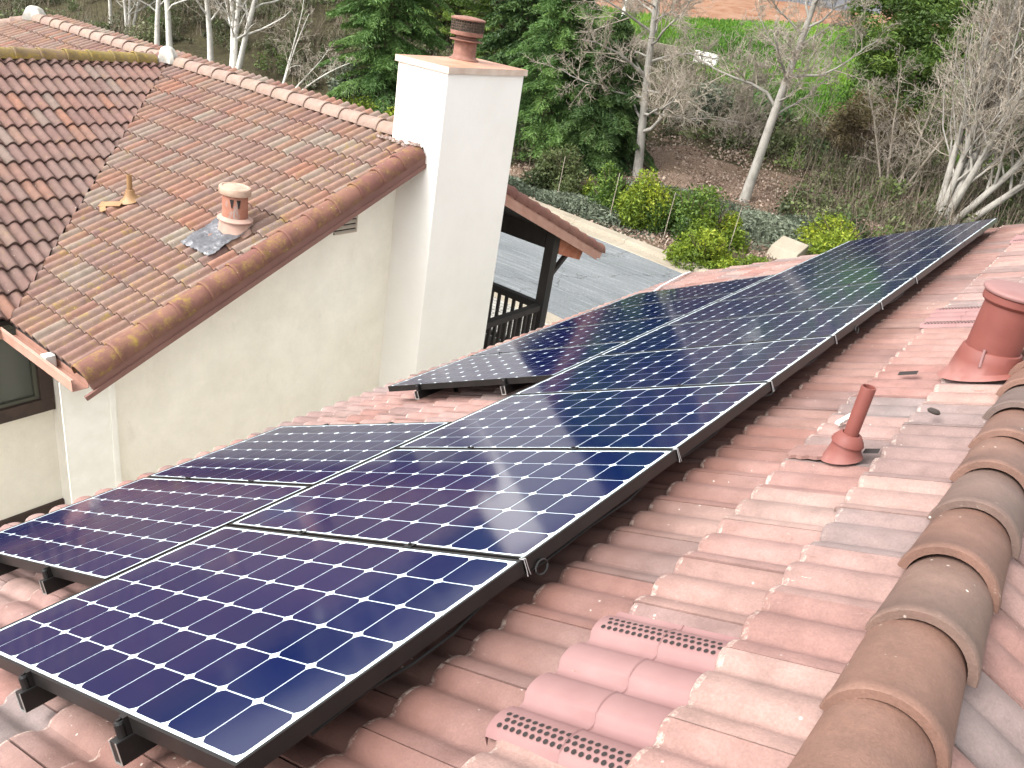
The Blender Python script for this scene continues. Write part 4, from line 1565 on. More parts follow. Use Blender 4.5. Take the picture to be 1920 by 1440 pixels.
def strip(name, t0, t1, x0, x1, z, mat, label=None, z1=None, n=60, kind="structure"):
    xs = np.linspace(x0, x1, n)
    mb = MB()
    vs = []
    for x in xs:
        for t_ in (t0, t1):
            vs.append((x, t_ + 24.3 - .14 * (x + 9.4), z if t_ == t0 or z1 is None else z1))
    mb.add(vs, [(2 * i, 2 * i + 2, 2 * i + 3, 2 * i + 1) for i in range(n - 1)])
    o = mb.build(name, mat)
    tag(o, label, kind=kind)
    return o


strip("road", -8.0, -0.9, -24, 60, -6.0, "asphalt", "weathered grey asphalt street")


def kerb(name, t0, t1, x0, x1, h, label, mat="concrete"):
    mb = MB()
    n = int((x1 - x0) / 2.4)
    for i in range(n):
        a, b = x0 + (x1 - x0) * i / n + .006, x0 + (x1 - x0) * (i + 1) / n - .006
        vs = []
        for x in (a, b):
            for (t_, z) in ((t0, -6.02), (t0 + .03, -6.0 + h * .9), (t0 + .07, -6.0 + h), (t1, -6.0 + h), (t1, -6.05)):
                vs.append((x, t_ + 24.3 - .14 * (x + 9.4), z))
        mb.add(vs, [(0, 5, 6, 1), (1, 6, 7, 2), (2, 7, 8, 3), (3, 8, 9, 4), (0, 1, 2, 3, 4), (9, 8, 7, 6, 5)])
    o = mb.build(name, mat, loc=(0, 24, -6))
    tag(o, label, kind="structure")


kerb("gutter_pan", -0.9, -0.32, -24, 60, 0.012, "concrete gutter pan along the far side of the street")
kerb("kerb", -0.32, 0.22, -24, 60, 0.15, "pale concrete kerb at the foot of the bank")
kerb("kerb", -8.6, -8.0, -24, 60, 0.02, "concrete edge on the near side of the street")
strip("driveway", -16.5, -8.6, -24, 30, -6.006, "pavers", "pale jointed paving between the street and the houses")

# fence and boards beyond the meadow
mb = MB()
for i in range(14):
    x = -39.5 + i * 1.0
    y = 96.2 - (x + 37) * .06
    z = HZ(x, y)
    mb.box(x, x + .96, y, y + .12, z - .3, z + 1.5)
    mb.box(x - .05, x + .05, y - .1, y + .2, z - .3, z + 1.65)
o = mb.build("retaining_fence", "fence_dark", None, loc=(-33, 96, 3.5))
tag(o, "dark grey low fence across the bare earth at the top edge", "fence")
for (xa, ya, xb, yb, lab) in ((-31.4, 51.2, -27.0, 55.0, "long whitish board lying at the foot of the meadow behind the bare tree"), (-25.9, 55.6, -24.3, 55.9, "short white slab at the foot of the meadow, right of the bare tree")):
    mb = MB()
    n = 6
    for i in range(n):
        x0_, y0_ = xa + (xb - xa) * i / n, ya + (yb - ya) * i / n
        x1_, y1_ = xa + (xb - xa) * (i + .94) / n, ya + (yb - ya) * (i + .94) / n
        z = HZ((x0_ + x1_) / 2, (y0_ + y1_) / 2) + .55
        mb.bar((x0_, y0_, z), (x1_, y1_, z), .5, .8)
    o = mb.build("concrete_slab", "concrete" if xa < -30 else "white_paint", None, loc=(xa, ya, HZ(xa, ya)), bevel=.03)
    tag(o, lab, "slab")
mb = MB()
z = HZ(-33.3, 57.3)
mb.tube([(-33.3, 57.3, z - .3), (-33.25, 57.3, z + 1.6), (-33.15, 57.3, z + 3.4)], [.13, .13, .12], 8)
o = mb.build("marker_post", "white_paint", None, loc=(-33.3, 57.3, z), smooth=True)
tag(o, "white marker post standing in the green meadow", "post")
# concrete box and rocks by the kerb
mb = MB()
zb = HZ(-7.4, 27.6)
yy = lambda x: 27.5 - .14 * (x + 7.4)
vs = [(-8.0, 27.0, zb - .5), (-6.75, 26.9, zb - .5), (-6.7, 28.1, zb - .2), (-7.95, 28.2, zb - .2),
      (-7.85, 27.25, zb + .30), (-6.85, 27.15, zb + .25), (-6.8, 28.0, zb + .50), (-7.8, 28.1, zb + .55)]
mb.add(vs, [(0, 1, 5, 4), (1, 2, 6, 5), (2, 3, 7, 6), (3, 0, 4, 7), (4, 5, 6, 7)])
o = mb.build("concrete_block", "concrete", None, loc=(-7.4, 27.5, zb), bevel=.03)
tag(o, "tan sloping concrete block in the bank beyond the roof edge", "concrete block")
mb = MB()
rg = random.Random(4)
for i in range(9):
    x = -8.6 + i * .22 - .2
    y = 25.0 + 1.0 * i / 9 + rg.uniform(-.1, .1)
    z = HZ(x, y)
    r_ = rg.uniform(.12, .24)
    prof = [(0.0, -.6 * r_), (r_ * .9, -.2 * r_), (r_, .2 * r_), (r_ * .6, .6 * r_), (0, .75 * r_)]
    mb.lathe(prof, (x, y, z), 7, sx=1.2, sy=.8)
o = mb.build("rock_edging", "concrete", None, loc=(-8, 25.5, -5.9))
tag(o, "row of pale stones edging the bank by the yellow bush", "stones")
for (x, y, h, lab) in ((-16.3, 26.2, 1.9, "thin stake in front of the dark round bush by the chimney"), (-13.7, 26.0, 1.9, "thin stake at the left end of the yellow green hedge"),
                       (-11.3, 25.9, 1.8, "thin stake in front of the middle of the yellow green hedge"), (-9.0, 26.4, 1.7, "thin stake right of the round yellow bush")):
    mb = MB()
    z = HZ(x, y)
    mb.tube([(x, y, z - .2), (x + .05, y + .02, z + h)], [.016, .012], 5)
    o = mb.build("stake", "twig", None, loc=(x, y, z))
    tag(o, lab, "stake", "thin stakes along the kerb")

# ------------------------------------------------------------------ vegetation


def leaf_quads(C, size, rs, up=0.3, aspect=0.55, jitter=0.35):
    n = len(C)
    a = rs.normal(size=(n, 3))
    a[:, 2] = a[:, 2] * 0.7 + up * 0.2
    a /= np.linalg.norm(a, axis=1, keepdims=True)
    b = rs.normal(size=(n, 3))
    b -= (b * a).sum(1, keepdims=True) * a
    b /= np.linalg.norm(b, axis=1, keepdims=True)
    s = size * (1 + jitter * rs.normal(size=(n, 1))).clip(0.4, 2)
    a = a * s * .5
    b = b * s * .5 * aspect
    V = np.stack([C - a, C + b, C + a, C - b], 1).reshape(-1, 3)
    return V, np.arange(4 * n).reshape(-1, 4)


def blob_points(c, R, Hh, n, rs, nclump=9, shell=.75):
    """leaf positions: clumps spread over the upper part of an ellipsoid with its base at c"""
    cl = rs.normal(size=(nclump, 3))
    cl[:, 2] = np.abs(cl[:, 2])
    cl /= np.linalg.norm(cl, axis=1, keepdims=True)
    cl *= rs.uniform(.45, 1.0, (nclump, 1)) * shell
    k = rs.randint(0, nclump, n)
    d = rs.normal(size=(n, 3))
    d /= np.linalg.norm(d, axis=1, keepdims=True)
    d *= rs.uniform(.2, 1.0, (n, 1)) ** .5 * rs.uniform(.28, .5, (nclump, 1))[k]
    p = cl[k] + d
    p[:, 2] = np.abs(p[:, 2])
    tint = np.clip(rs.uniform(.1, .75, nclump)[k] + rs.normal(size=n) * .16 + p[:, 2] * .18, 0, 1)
    return np.array(c) + p * np.array([R, R, Hh]), tint


def bush(name, label, cat, x, y, R, Hh, n, size, mat, seed, group=None, nclump=14, aspect=.45, stems=True, sink=.05):
    z = HZ(x, y) - sink
    rs = np.random.RandomState(seed)
    root = empty(name, (x, y, z), label=label, cat=cat, group=group)
    WORLD[root.name] = Vector((x, y, z))
    P, T = blob_points((x, y, z), R, Hh, n, rs, nclump)
    V, F = leaf_quads(P, size, rs, aspect=aspect)
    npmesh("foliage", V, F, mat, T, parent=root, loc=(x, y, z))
    if stems:
        mb = MB()
        rg = random.Random(seed)
        for i in range(9):
            a = rg.uniform(0, 6.28)
            r_ = rg.uniform(.2, .7)
            mb.tube([(x, y, z), (x + R * r_ * .4 * math.cos(a), y + R * r_ * .4 * math.sin(a), z + Hh * .45), (x + R * r_ * math.cos(a), y + R * r_ * math.sin(a), z + Hh * .85)], [.03, .02, .008], 5)
        mb.build("stem", "brown_bark", root, loc=(x, y, z))
    return root


bush("bush", "dark olive round bush by the kerb, right of the chimney", "bush", -17.3, 27.6, 1.5, 1.9, 9000, .13, "leaf_olive", 1)
bush("bush", "left end of the bright shrubs above the kerb, loose and yellow tipped", "bush", -14.4, 27.2, 1.15, 1.9, 6500, .13, "leaf_green", 2)
bush("bush", "tall bright green shrub in the middle of the row above the kerb", "bush", -12.6, 27.0, 1.5, 2.3, 12000, .12, "leaf_yellow", 3)
bush("bush", "broad green shrub right of the tall one above the kerb", "bush", -11.0, 26.9, 1.6, 2.0, 13000, .12, "leaf_green", 4)
bush("bush", "shrub with yellow top at the right end of the row above the kerb", "bush", -9.9, 26.8, 1.3, 1.8, 9000, .12, "leaf_yellow", 14)
bush("bush", "low round yellow bush at the roof corner", "bush", -9.2, 24.95, 1.35, 1.2, 10000, .11, "leaf_yellow", 5)
bush("bush", "low yellow bush spreading right of the round one behind the roof edge", "bush", -7.8, 25.2, 1.2, .95, 7500, .11, "leaf_yellow", 6)
bush("bush", "bright yellow green bush peeking over the far end of the panels", "bush", -6.1, 28.9, 1.9, 1.35, 12000, .11, "leaf_yellow", 7)
bush("bush", "yellow green bush at the panels' far edge, further right", "bush", -4.0, 29.2, 1.6, 1.1, 8000, .11, "leaf_yellow", 8)
bush("bush", "small yellow sprig of leaves between the dark bush and the shrub row", "bush", -15.9, 27.7, .35, .95, 900, .12, "leaf_yellow", 9)
bush("bush", "blue green bush on the bank behind the first bare tree", "bush", -17.2, 40.4, 2.3, 1.9, 6500, .2, "leaf_grey", 10, nclump=20)
bush("bush", "dark green bush on the bank between the two bare trees", "bush", -15.0, 41.2, 2.2, 1.6, 6500, .2, "leaf_conifer", 11, nclump=20)
bush("bush", "low dark green bush behind the leaning trunk", "bush", -11.6, 38.3, 1.6, 1.1, 4500, .18, "leaf_olive", 12)
bush("bush", "deep green low bush right of the leaning trunk", "bush", -9.9, 38.2, 1.5, 1.0, 4200, .18, "leaf_cypress", 13)
bush("hedge", "yellow green hedge left of the chimney above the roof ridge", "hedge", -29.2, 28.0, 2.1, 1.3, 9000, .15, "leaf_yellow", 15, nclump=30)
bush("hedge", "second part of the yellow green hedge, touching the chimney", "hedge", -26.6, 28.2, 1.6, 1.4, 6000, .15, "leaf_yellow", 16, nclump=24)
bush("bush", "grey green bush below the big conifer left of the chimney", "bush", -31.6, 29.6, 2.0, 1.6, 5000, .17, "leaf_grey", 17)

# grey green ground cover by the kerb and on the bank
rs = np.random.RandomState(44)
Ps, Ts_ = [], []
for (cx, cy, rx, ry, n, base) in ((-15.2, 26.3, 3.0, 1.2, 9000, .5), (-8.9, 29.0, 2.2, 1.5, 11000, .65), (-12.5, 29.5, 4, 1.2, 5000, .35), (-7.0, 30.2, 2, 1.0, 4000, .35), (-19, 26.0, 2.0, 1.4, 5000, .3)):
    p = rs.normal(size=(n, 2)) * .5
    x = cx + p[:, 0] * rx
    y = cy + p[:, 1] * ry
    t_ = np.maximum(tline(x, y), .5)
    y = t_ + 24.3 - .14 * (x + 9.4)
    hgt = .55 * np.exp(-(p ** 2).sum(1) * 1.2)
    z = Hn(x, t_) + rs.uniform(0.02, 1, n) * hgt
    Ps.append(np.stack([x, y, z], 1))
    Ts_.append(np.clip(base + rs.normal(size=n) * .22 + (z - Hn(x, t_)) * .4, 0, 1))
P = np.concatenate(Ps)
V, F = leaf_quads(P, .15, rs, aspect=.3, up=1)
o = npmesh("ground_cover", V, F, "leaf_grey", np.concatenate(Ts_), loc=(-12, 27, -5.8))
tag(o, "grey green strappy ground cover on the bank above the kerb", "ground cover", kind="stuff")

# fallen leaves
n = 42000
x = rs.uniform(-24, 4, n)
t_ = rs.uniform(.3, 13, n)
y = t_ + 24.3 - .14 * (x + 9.4)
keep = (np.sin(x * 1.3) * np.sin(t_ * 1.7 + x * .4) + rs.uniform(-1, 1, n)) > -.4
x, t_, y = x[keep], t_[keep], y[keep]
P = np.stack([x, y, Hn(x, t_) + .05 + rs.uniform(0, .05, len(x))], 1)
V, F = leaf_quads(P, .10, rs, aspect=.8)
o = npmesh("leaf_litter", V, F, "leaf_litter", rs.uniform(0, 1, len(P)), loc=(-10, 30, -5))
tag(o, "fallen dry leaves strewn over the bank", "leaf litter", kind="stuff")

# hillside brush: leafy clumps and bare twig clumps
Ps, Ts_, Pt, Tt = [], [], [], []
ncl = 3700
for i in range(ncl):
    u = rs.uniform()
    if u < .28:
        x, t_ = rs.uniform(-112, -46), rs.uniform(-8, 22)
    elif u < .35:
        x, t_ = rs.uniform(-130, -46), rs.uniform(22, 80)
    elif u < .72:
        x, t_ = rs.uniform(-74, -20), rs.uniform(.5, 34)
    elif u < .93:
        x, t_ = rs.uniform(-20, 9), rs.uniform(11.5, 30)
    else:
        x, t_ = rs.uniform(-9, 9), rs.uniform(6.5, 14)
    if -47 < x and t_ > float(np.interp(x, TLX, TLT)) - 1 + rs.uniform(-1, 3):
        continue
    y = t_ + 24.3 - .14 * (x + 9.4)
    z = float(Hn(np.array([x]), np.array([t_]))[0])
    R = rs.uniform(.5, 1.25) * (1.7 if u < .35 else 1)
    hh = rs.uniform(.5, 1.35) * (1.25 if x < -30 else 1)
    warm = .5 + .5 * math.sin(x * .21 + 2) * math.sin(t_ * .33 + x * .05)
    if rs.uniform() < .85:
        n = int(105 * R * (1 + hh)) + 50
        p, tn = blob_points((x, y, z), R, hh, n, rs, 6)
        base = rs.choice([.1, .3, .45, .7, .85, .97], p=[.22, .24, .18, .16, .08, .12])
        Ps.append(p)
        Ts_.append(np.clip(base + (tn - .45) * .35, 0, 1))
    m = int(rs.uniform(6, 24))
    a = rs.uniform(0, 2 * np.pi, m)
    lean = rs.uniform(.15, 1.1, m)
    L = rs.uniform(.5, 1.5, m) * (hh + .35)
    b0 = np.stack([x + rs.normal(size=m) * R * .5, y + rs.normal(size=m) * R * .5, np.full(m, z)], 1)
    d = np.stack([np.cos(a) * lean, np.sin(a) * lean, np.ones(m)], 1)
    tip = b0 + d * L[:, None]
    w = np.stack([-np.sin(a), np.cos(a), np.zeros(m)], 1) * rs.uniform(.007, .016, (m, 1))
    Pt.append(np.stack([b0 - w, b0 + w, tip + w * .3, tip - w * .3], 1).reshape(-1, 3))
    Tt.append(np.clip(rs.uniform(.1, .9) + rs.normal(size=m) * .15, 0, 1))
P = np.concatenate(Ps)
V, F = leaf_quads(P, .135, rs, aspect=.55)
o = npmesh("brush", V, F, "leaf_scrub", np.concatenate(Ts_), loc=(-20, 35, -4))
tag(o, "mixed brown and green brush covering the hillside", "brush", kind="stuff")
V = np.concatenate(Pt)
o = npmesh("dry_twigs", V, np.arange(len(V)).reshape(-1, 4), "scrub_twig", np.concatenate(Tt), loc=(-20, 35, -4))
tag(o, "dry leafless twigs standing all through the hillside brush", "brush", kind="stuff")
# meadow grass tufts
n = 85000
x = rs.uniform(-47, 6, n)
t_ = rs.uniform(17.5, 61, n)
keep = (t_ > np.interp(x, TLX, TLT)) & (t_ < np.clip(59 + (x + 23), 37, 60) + 1.2 * np.sin(x * .37))
x, t_ = x[keep], t_[keep]
y = t_ + 24.3 - .14 * (x + 9.4)
P = np.stack([x, y, Hn(x, t_) + .03], 1)
m = len(P)
a = rs.uniform(0, 2 * np.pi, m)
w = np.stack([np.cos(a), np.sin(a), np.zeros(m)], 1) * .06
tip = P + np.stack([rs.normal(size=m) * .06, rs.normal(size=m) * .06, rs.uniform(.12, .35, m)], 1)
V = np.stack([P - w, P + w, tip + w * .4, tip - w * .4], 1).reshape(-1, 3)
leaf_mat("grass_blade", [(0, (0.035, 0.075, 0.010)), (0.5, (0.065, 0.155, 0.014)), (1, (0.13, 0.22, 0.022))])
o = npmesh("meadow_grass", V, np.arange(4 * m).reshape(-1, 4), "grass_blade", np.clip(rs.uniform(0, 1, m) * .7 + .15 + .45 * np.sin(x * .33 + 1) * np.sin(t_ * .21), 0, 1), loc=(-30, 60, 0))
tag(o, "bright green grass of the meadow on the hill", "grass", kind="stuff")


def grow(seed, H, r0, nlimb, limb0=.22, limb_len=.42, angle=50, droop=0.0, wander=.09, lean=(0, 0), levels=(7, 6, 3), upward=.25, spread=1.0, trunk_pts=12, tip_r=.35):
    """returns (trunk tubes, twig tubes); every tube is (points, radii, level)"""
    rg = random.Random(seed)
    big, small = [], []

    def rv(s):
        return Vector((rg.gauss(0, s), rg.gauss(0, s), rg.gauss(0, s)))

    def br(p, d, L, r, lv, up):
        n = (8, 6, 5, 4)[min(lv, 3)]
        pts, rad = [p.copy()], [r]
        d = d.normalized()
        q = p.copy()
        for i in range(n):
            d = (d + rv(wander * (1 + .6 * lv)) + Vector((0, 0, up * (.12 if lv else .1))) + Vector((0, 0, -droop * .1 * (i / n)))).normalized()
            q = q + d * (L / n)
            pts.append(q.copy())
            rad.append(r * (1 - .78 * (i + 1) / n))
        (big if lv <= 1 and r > .02 else small).append((pts, rad, lv))
        if lv - 1 < len(levels) - 1 and lv >= 1:
            nc = levels[lv - 1]
            for c_ in range(nc):
                f = .18 + .78 * (c_ + rg.random()) / nc
                ii = min(int(f * n), n - 1)
                w = f * n - ii
                pp = pts[ii].lerp(pts[ii + 1], w)
                dd = (pts[ii + 1] - pts[ii]).normalized()
                side = dd.cross(rv(1)).normalized()
                an = R_(rg.uniform(28, 62))
                nd = dd * math.cos(an) + side * math.sin(an) * spread
                br(pp, nd, L * rg.uniform(.28, .55) * (1.15 - .5 * f), max(rad[ii] * .55, .0078), lv + 1, up)
        elif lv >= 1:
            for c_ in range(levels[-1]):
                f = rg.uniform(.25, 1)
                ii = min(int(f * n), n - 1)
                dd = (pts[ii + 1] - pts[ii]).normalized()
                side = dd.cross(rv(1)).normalized()
                nd = (dd * .8 + side * .6).normalized()
                l_ = L * rg.uniform(.3, .6)
                small.append(([pts[ii], pts[ii] + nd * l_ * .5 + rv(.03), pts[ii] + nd * l_ + rv(.06) + Vector((0, 0, .04 * up))], [.0078, .0065, .005], lv + 1))

    # trunk
    pts, rad = [], []
    q = Vector((0, 0, -.3))
    d = Vector((lean[0], lean[1], 1)).normalized()
    for i in range(trunk_pts + 1):
        f = i / trunk_pts
        pts.append(q.copy())
        rad.append(r0 * (1.18 - .2 * min(1, f * 8)) * (1 - .9 * f ** 1.15) + .006)
        d = (d + rv(.028)).normalized()
        q = q + d * (H / trunk_pts)
    big.append((pts, rad, 0))
    for i in range(nlimb):
        f = limb0 + (0.97 - limb0) * ((i + rg.random() * .8) / nlimb)
        ii = min(int(f * trunk_pts), trunk_pts - 1)
        pp = pts[ii].lerp(pts[ii + 1], f * trunk_pts - ii)
        a = i * 2.39996 + rg.uniform(-.4, .4)
        an = R_(angle * (1.15 - .5 * f) + rg.uniform(-9, 9))
        nd = Vector((math.cos(a) * math.sin(an), math.sin(a) * math.sin(an), math.cos(an)))
        L = H * limb_len * (1.1 - .62 * f) * rg.uniform(.7, 1.2)
        br(pp, nd, L, max(rad[ii] * rg.uniform(.3, .5), .012), 1, upward)
    return big, small


def tubes_mesh(name, tubes, mat, parent, ks=(10, 6, 4, 3, 3), loc=(0, 0, 0)):
    VV, FF = [], []
    o = 0
    for pts, rad, lv in tubes:
        k = ks[min(lv, len(ks) - 1)]
        P = np.array([tuple(p) for p in pts])
        D = np.gradient(P, axis=0)
        D /= np.linalg.norm(D, axis=1, keepdims=True) + 1e-9
        S = np.cross(D, np.array([.31, .17, .93]))
        S /= np.linalg.norm(S, axis=1, keepdims=True) + 1e-9
        U = np.cross(D, S)
        an = 2 * np.pi * np.arange(k) / k
        rr = np.array(rad)[:, None, None]
        ring = P[:, None, :] + rr * (S[:, None, :] * np.cos(an)[None, :, None] + U[:, None, :] * np.sin(an)[None, :, None])
        n = len(P)
        VV.append(ring.reshape(-1, 3))
        i, q = np.meshgrid(np.arange(n - 1), np.arange(k), indexing='ij')
        a = o + i * k + q
        b = o + i * k + (q + 1) % k
        FF.append(np.stack([a, b, b + k, a + k], -1).reshape(-1, 4))
        o += n * k
    V = np.concatenate(VV) + np.array(loc)
    return npmesh(name, V, np.concatenate(FF), mat, parent=parent, loc=loc, smooth=True)


def bare_tree(name, label, x, y, mat="pale_bark", group=None, rot=0.0, scale=1.0, stems=1, **kw):
    z = HZ(x, y)
    root = empty(name, (x, y, z), (0, 0, rot), label, "tree", group)
    root.scale = (scale,) * 3
    big, small = [], []
    seed = kw.pop("seed")
    if stems == 1:
        big, small = grow(seed, **kw)
    else:
        rg = random.Random(seed)
        lean0 = kw.pop("leans")
        H0 = kw.pop("H")
        for i in range(stems):
            b_, s_ = grow(seed + i * 7, H=H0 * rg.uniform(.8, 1.1), lean=lean0[i], **kw)
            off = Vector((lean0[i][0] * .35, lean0[i][1] * .35, 0))
            for T_ in (b_, s_):
                for q in T_:
                    for j in range(len(q[0])):
                        q[0][j] = q[0][j] + off
            big += b_
            small += s_
    tubes_mesh("trunk", big, mat, root)
    tubes_mesh("crown", small, "twig", root)
    return root


bare_tree("bare_tree", "tall leafless tree with spreading low branches right of the chimney", -15.6, 31.2, seed=11, H=13.5, r0=.19, nlimb=34, limb0=.15, limb_len=.36, angle=82,
          droop=.5, wander=.13, lean=(-.075, 0), levels=(11, 8, 5), upward=.55, rot=.3)
bare_tree("bare_tree", "pale leafless tree with a leaning trunk rising from the bank", -10.8, 31.5, seed=23, H=12.5, r0=.195, nlimb=26, limb0=.27, limb_len=.36, angle=62,
          wander=.12, lean=(-.02, 0), levels=(10, 8, 5), upward=.5, rot=1.1)
bare_tree("bare_tree", "many stemmed leafless tree fanning out at the right edge", -3.9, 33.3, seed=41, H=14, r0=.125, nlimb=32, limb0=.14, limb_len=.30, angle=30, stems=7,
          leans=[(-.03, .05), (.10, .1), (.42, -.05), (.75, .1), (-.14, .1), (.2, -.1), (.02, .2)], wander=.06, levels=(7, 5, 3), upward=.9)
bare_tree("bare_tree", "leafless thicket tree with upright stems in front of the many stemmed one", -6.4, 35.6, seed=61, H=5.6, r0=.05, nlimb=20, limb0=.1, limb_len=.36, angle=45, stems=4, mat="twig",
          leans=[(-.2, .1), (.2, .1), (.45, 0), (-.45, .1)], wander=.12, levels=(5, 3, 2), upward=.4)
bare_tree("bare_tree", "small leafless grey shrub tree behind the leaning trunk", -14.0, 37.5, seed=71, H=5.0, r0=.06, nlimb=20, limb0=.12, limb_len=.4, angle=58, stems=3, mat="twig",
          leans=[(-.25, .1), (.2, .1), (.05, -.25)], wander=.15, levels=(6, 5, 3), upward=.2)

GB = "white barked leafless trees beyond the far roof"
kwb = dict(mat="white_bark", wander=.10, levels=(6, 5, 3), upward=.5, limb_len=.26, angle=46, limb0=.2)
bA = bare_tree("birch_tree", "white barked tree behind the mortar hood where the ridges meet", -43.5, 26.5, seed=81, H=13, r0=.17, nlimb=22, group=GB, **kwb)
bB = bare_tree("birch_tree", "forked white barked tree, the stoutest of the row, behind the ridge", -38.2, 26.8, seed=91, H=12, r0=.15, nlimb=20, stems=3,
               leans=[(-.02, 0), (.12, 0), (.34, .1)], group=GB, **kwb)
for (sx, x, y, rot, sc, lab) in ((bA, -40.4, 27.0, 2.0, .92, "single straight white trunk between the hood and the stout forked tree"),
                                 (bA, -45.3, 26.8, 4.2, .85, "white barked tree just left of the hood tree"),
                                 (bB, -49.3, 27.3, 1.2, .7, "thin leaning white stems third from the left above the far ridge"),
                                 (bA, -51.5, 27.5, 3.1, .66, "slender white barked tree at the left end of the row")):
    c_ = copy_tree(sx, (x, y, HZ(x, y)), (0, 0, rot), lab)
    c_.scale = (sc,) * 3
# arching bare branches rising left of the conifer
bare_tree("bare_shrub", "low arching bare branches above the roof ridge, left of the conifer", -33.6, 26.0, seed=101, H=5.2, r0=.05, nlimb=9, limb0=.3, limb_len=.3, angle=50, stems=4, mat="white_bark",
          leans=[(.5, 0), (.9, .1), (.25, .1), (1.3, 0)], droop=1.5, wander=.10, levels=(4, 3, 2), upward=.1)


def conifer(name, label, x, y, H, R, seed, mat, nb=120, dens=105, size=.15, droop=.25, base=.03, aspect=.28, power=.85, cat="tree", tilt=0.0):
    z = HZ(x, y)
    rs = np.random.RandomState(seed)
    root = empty(name, (x, y, z), label=label, cat=cat)
    WORLD[root.name] = Vector((x, y, z))
    mb = MB()
    mb.tube([(x, y, z - .3), (x, y, z + H * .5), (x, y, z + H * .98)], [R * .075 + .06, R * .045 + .03, .02], 8)
    Pl, Dl, Tl = [], [], []
    for i in range(nb):
        f = base + (1 - base) * (i + rs.uniform()) / nb
        az = i * 2.39996 + rs.uniform(-.4, .4)
        L = R * (1 - f) ** power * rs.uniform(.72, 1.22) + .15
        n = 8
        s = np.linspace(0, 1, n)
        rise = rs.uniform(.0, .35) * L
        bx = np.cos(az) * L * s
        by = np.sin(az) * L * s
        bz = z + f * H + rise * s - droop * L * s ** 2 * 1.5
        if i % 2 == 0:
            mb.tube([(x + bx[k], y + by[k], bz[k]) for k in (0, 3, 7)], [.035 * L / R + .012, .02, .006], 4)
        m = int(dens * L) + 10
        ss = rs.uniform(.12, 1, m) ** .75
        px = x + np.interp(ss, s, bx)
        py = y + np.interp(ss, s, by)
        pz = np.interp(ss, s, bz)
        lat = rs.normal(size=m) * (.10 + .22 * L * (1.05 - ss) * ss ** .5)
        px += -np.sin(az) * lat
        py += np.cos(az) * lat
        pz -= np.abs(lat) * .35 + np.abs(rs.normal(size=m)) * .07
        dirx = np.cos(az) * .7 - np.sin(az) * np.sign(lat) * .7
        diry = np.sin(az) * .7 + np.cos(az) * np.sign(lat) * .7
        d = np.stack([dirx, diry, -.35 + rs.normal(size=m) * .3], 1) + rs.normal(size=(m, 3)) * .28
        Pl.append(np.stack([px, py, pz], 1))
        Dl.append(d)
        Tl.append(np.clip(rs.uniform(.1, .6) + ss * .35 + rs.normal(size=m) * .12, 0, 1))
    P, D, T = np.concatenate(Pl), np.concatenate(Dl), np.concatenate(Tl)
    D /= np.linalg.norm(D, axis=1, keepdims=True)
    W = np.cross(D, rs.normal(size=D.shape))
    W /= np.linalg.norm(W, axis=1, keepdims=True)
    sz = size * rs.uniform(.6, 1.5, (len(P), 1))
    V = np.stack([P - D * sz * .5, P + W * sz * aspect * .5, P + D * sz * .5, P - W * sz * aspect * .5], 1).reshape(-1, 3)
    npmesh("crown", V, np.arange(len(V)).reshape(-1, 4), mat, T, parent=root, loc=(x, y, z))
    mb.build("trunk", "brown_bark", root, loc=(x, y, z))
    return root


conifer("conifer", "big drooping conifer left of the chimney", -30.6, 30.6, 13.5, 3.4, 5, "leaf_conifer", nb=230, dens=260, size=.20, power=.7, aspect=.2)
conifer("conifer", "tall bright green conifer behind the right side of the chimney", -20.4, 30.6, 11.5, 2.35, 6, "leaf_conifer", nb=230, dens=300, size=.16, power=.62, droop=.3, aspect=.2)
conifer("conifer", "broad dark evergreen with its skirt on the bank, right of the chimney", -17.9, 31.2, 6.2, 2.6, 7, "leaf_cypress", nb=200, dens=300, size=.16, power=.55, droop=.35, aspect=.2)
conifer("conifer", "dark evergreen filling in behind the chimney", -24.0, 33.0, 9.0, 3.0, 8, "leaf_cypress", nb=150, dens=120, size=.22, power=.6)
conifer("pine_tree", "loose feathery pine rising behind the chimney's flue", -31.0, 40.0, 11.0, 3.8, 9, "leaf_pine", nb=140, dens=90, size=.26, power=.5, droop=.1)
conifer("pine_tree", "pale feathery pine between the big conifer and the flue", -36.5, 40.5, 11.5, 3.6, 10, "leaf_pine", nb=130, dens=90, size=.26, power=.5, droop=.1)
conifer("conifer", "dark conifer at the top edge right of the flue", -29.0, 41.5, 11.0, 2.2, 12, "leaf_conifer", nb=130, dens=110, size=.22, power=.6)


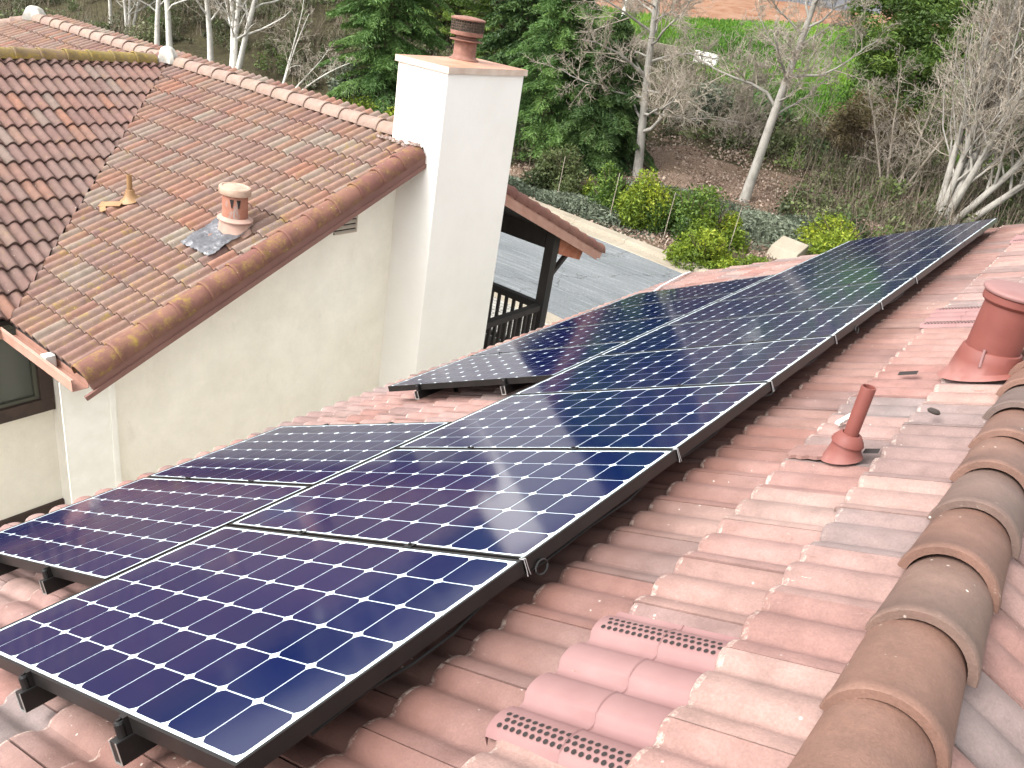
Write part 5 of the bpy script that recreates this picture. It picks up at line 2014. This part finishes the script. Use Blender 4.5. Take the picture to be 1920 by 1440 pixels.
def leafy_tree(name, label, x, y, H, R, seed, mat, n=16000, size=.2, base=.25, nclump=60, aspect=.35):
    z = HZ(x, y)
    rs = np.random.RandomState(seed)
    root = empty(name, (x, y, z), label=label, cat="tree")
    WORLD[root.name] = Vector((x, y, z))
    cl = rs.normal(size=(nclump, 3))
    cl /= np.linalg.norm(cl, axis=1, keepdims=True)
    cl *= rs.uniform(.3, 1, (nclump, 1)) ** .6
    cz = z + H * (base + (1 - base) * .5)
    c3 = np.array([x, y, cz]) + cl * np.array([R, R, H * (1 - base) * .5])
    k = rs.randint(0, nclump, n)
    d = rs.normal(size=(n, 3))
    d /= np.linalg.norm(d, axis=1, keepdims=True)
    P = c3[k] + d * rs.uniform(.1, 1, (n, 1)) ** .6 * (R * .27) * np.array([1, 1, .8])
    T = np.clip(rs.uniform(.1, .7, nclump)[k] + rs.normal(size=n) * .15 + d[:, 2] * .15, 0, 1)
    V, F = leaf_quads(P, size, rs, aspect=aspect)
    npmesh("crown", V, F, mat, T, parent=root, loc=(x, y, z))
    mb = MB()
    rg = random.Random(seed)
    mb.tube([(x, y, z - .3), (x + .1, y, z + H * .4), (x, y, z + H * .8)], [.22, .15, .05], 8)
    for i in range(0, nclump, 3):
        f = rg.uniform(.2, .6)
        p0 = Vector((x, y, z + H * f))
        p1 = Vector(c3[i])
        mb.tube([p0, p0.lerp(p1, .5) + Vector((0, 0, -.1)), p1], [.06, .035, .012], 5)
    mb.build("trunk", "brown_bark", root, loc=(x, y, z))
    return root


leafy_tree("pine_tree", "yellow green pine standing at the right, behind the many stemmed tree", -9.8, 45.0, 9.0, 3.4, 3, "leaf_pine", n=42000, size=.2, base=.04, nclump=80)
leafy_tree("pine_tree", "darker pine at the top right corner", -3.2, 47.0, 12, 4.2, 4, "leaf_conifer", n=42000, size=.22, base=.1, nclump=80)
leafy_tree("pine_tree", "light yellow green pine low behind the leafless thicket at the right", -8.6, 43.0, 6.2, 2.5, 13, "leaf_pine", n=26000, size=.17, base=.02, nclump=60)
leafy_tree("shrub_tree", "dark scrubby tree low at the right edge behind the fan of stems", -1.2, 39.0, 3.6, 2.8, 5, "leaf_olive", n=12000, size=.16, base=.0)
leafy_tree("shrub_tree", "brown green thicket between the leaning trunk and the fan of stems", -8.8, 39.0, 3.0, 2.2, 6, "leaf_brown", n=12000, size=.15, base=.0)
leafy_tree("shrub_tree", "small light green tree at the left edge above the far roof", -62.0, 36.0, 5, 3.4, 8, "leaf_olive", n=9000, size=.24, base=.05)
leafy_tree("shrub_tree", "dark green tree at the top left corner", -68.0, 33.5, 6, 3.6, 9, "leaf_cypress", n=11000, size=.26, base=.05)
leafy_tree("shrub_tree", "pale green shrubby tree below the meadow left of the big conifer", -41.5, 44.0, 4.2, 3.4, 10, "leaf_green", n=9000, size=.24, base=.0)
leafy_tree("shrub_tree", "grey shrubby tree beside the pale green one", -46.5, 42.5, 3.6, 3.2, 11, "leaf_grey", n=8000, size=.24, base=.0)
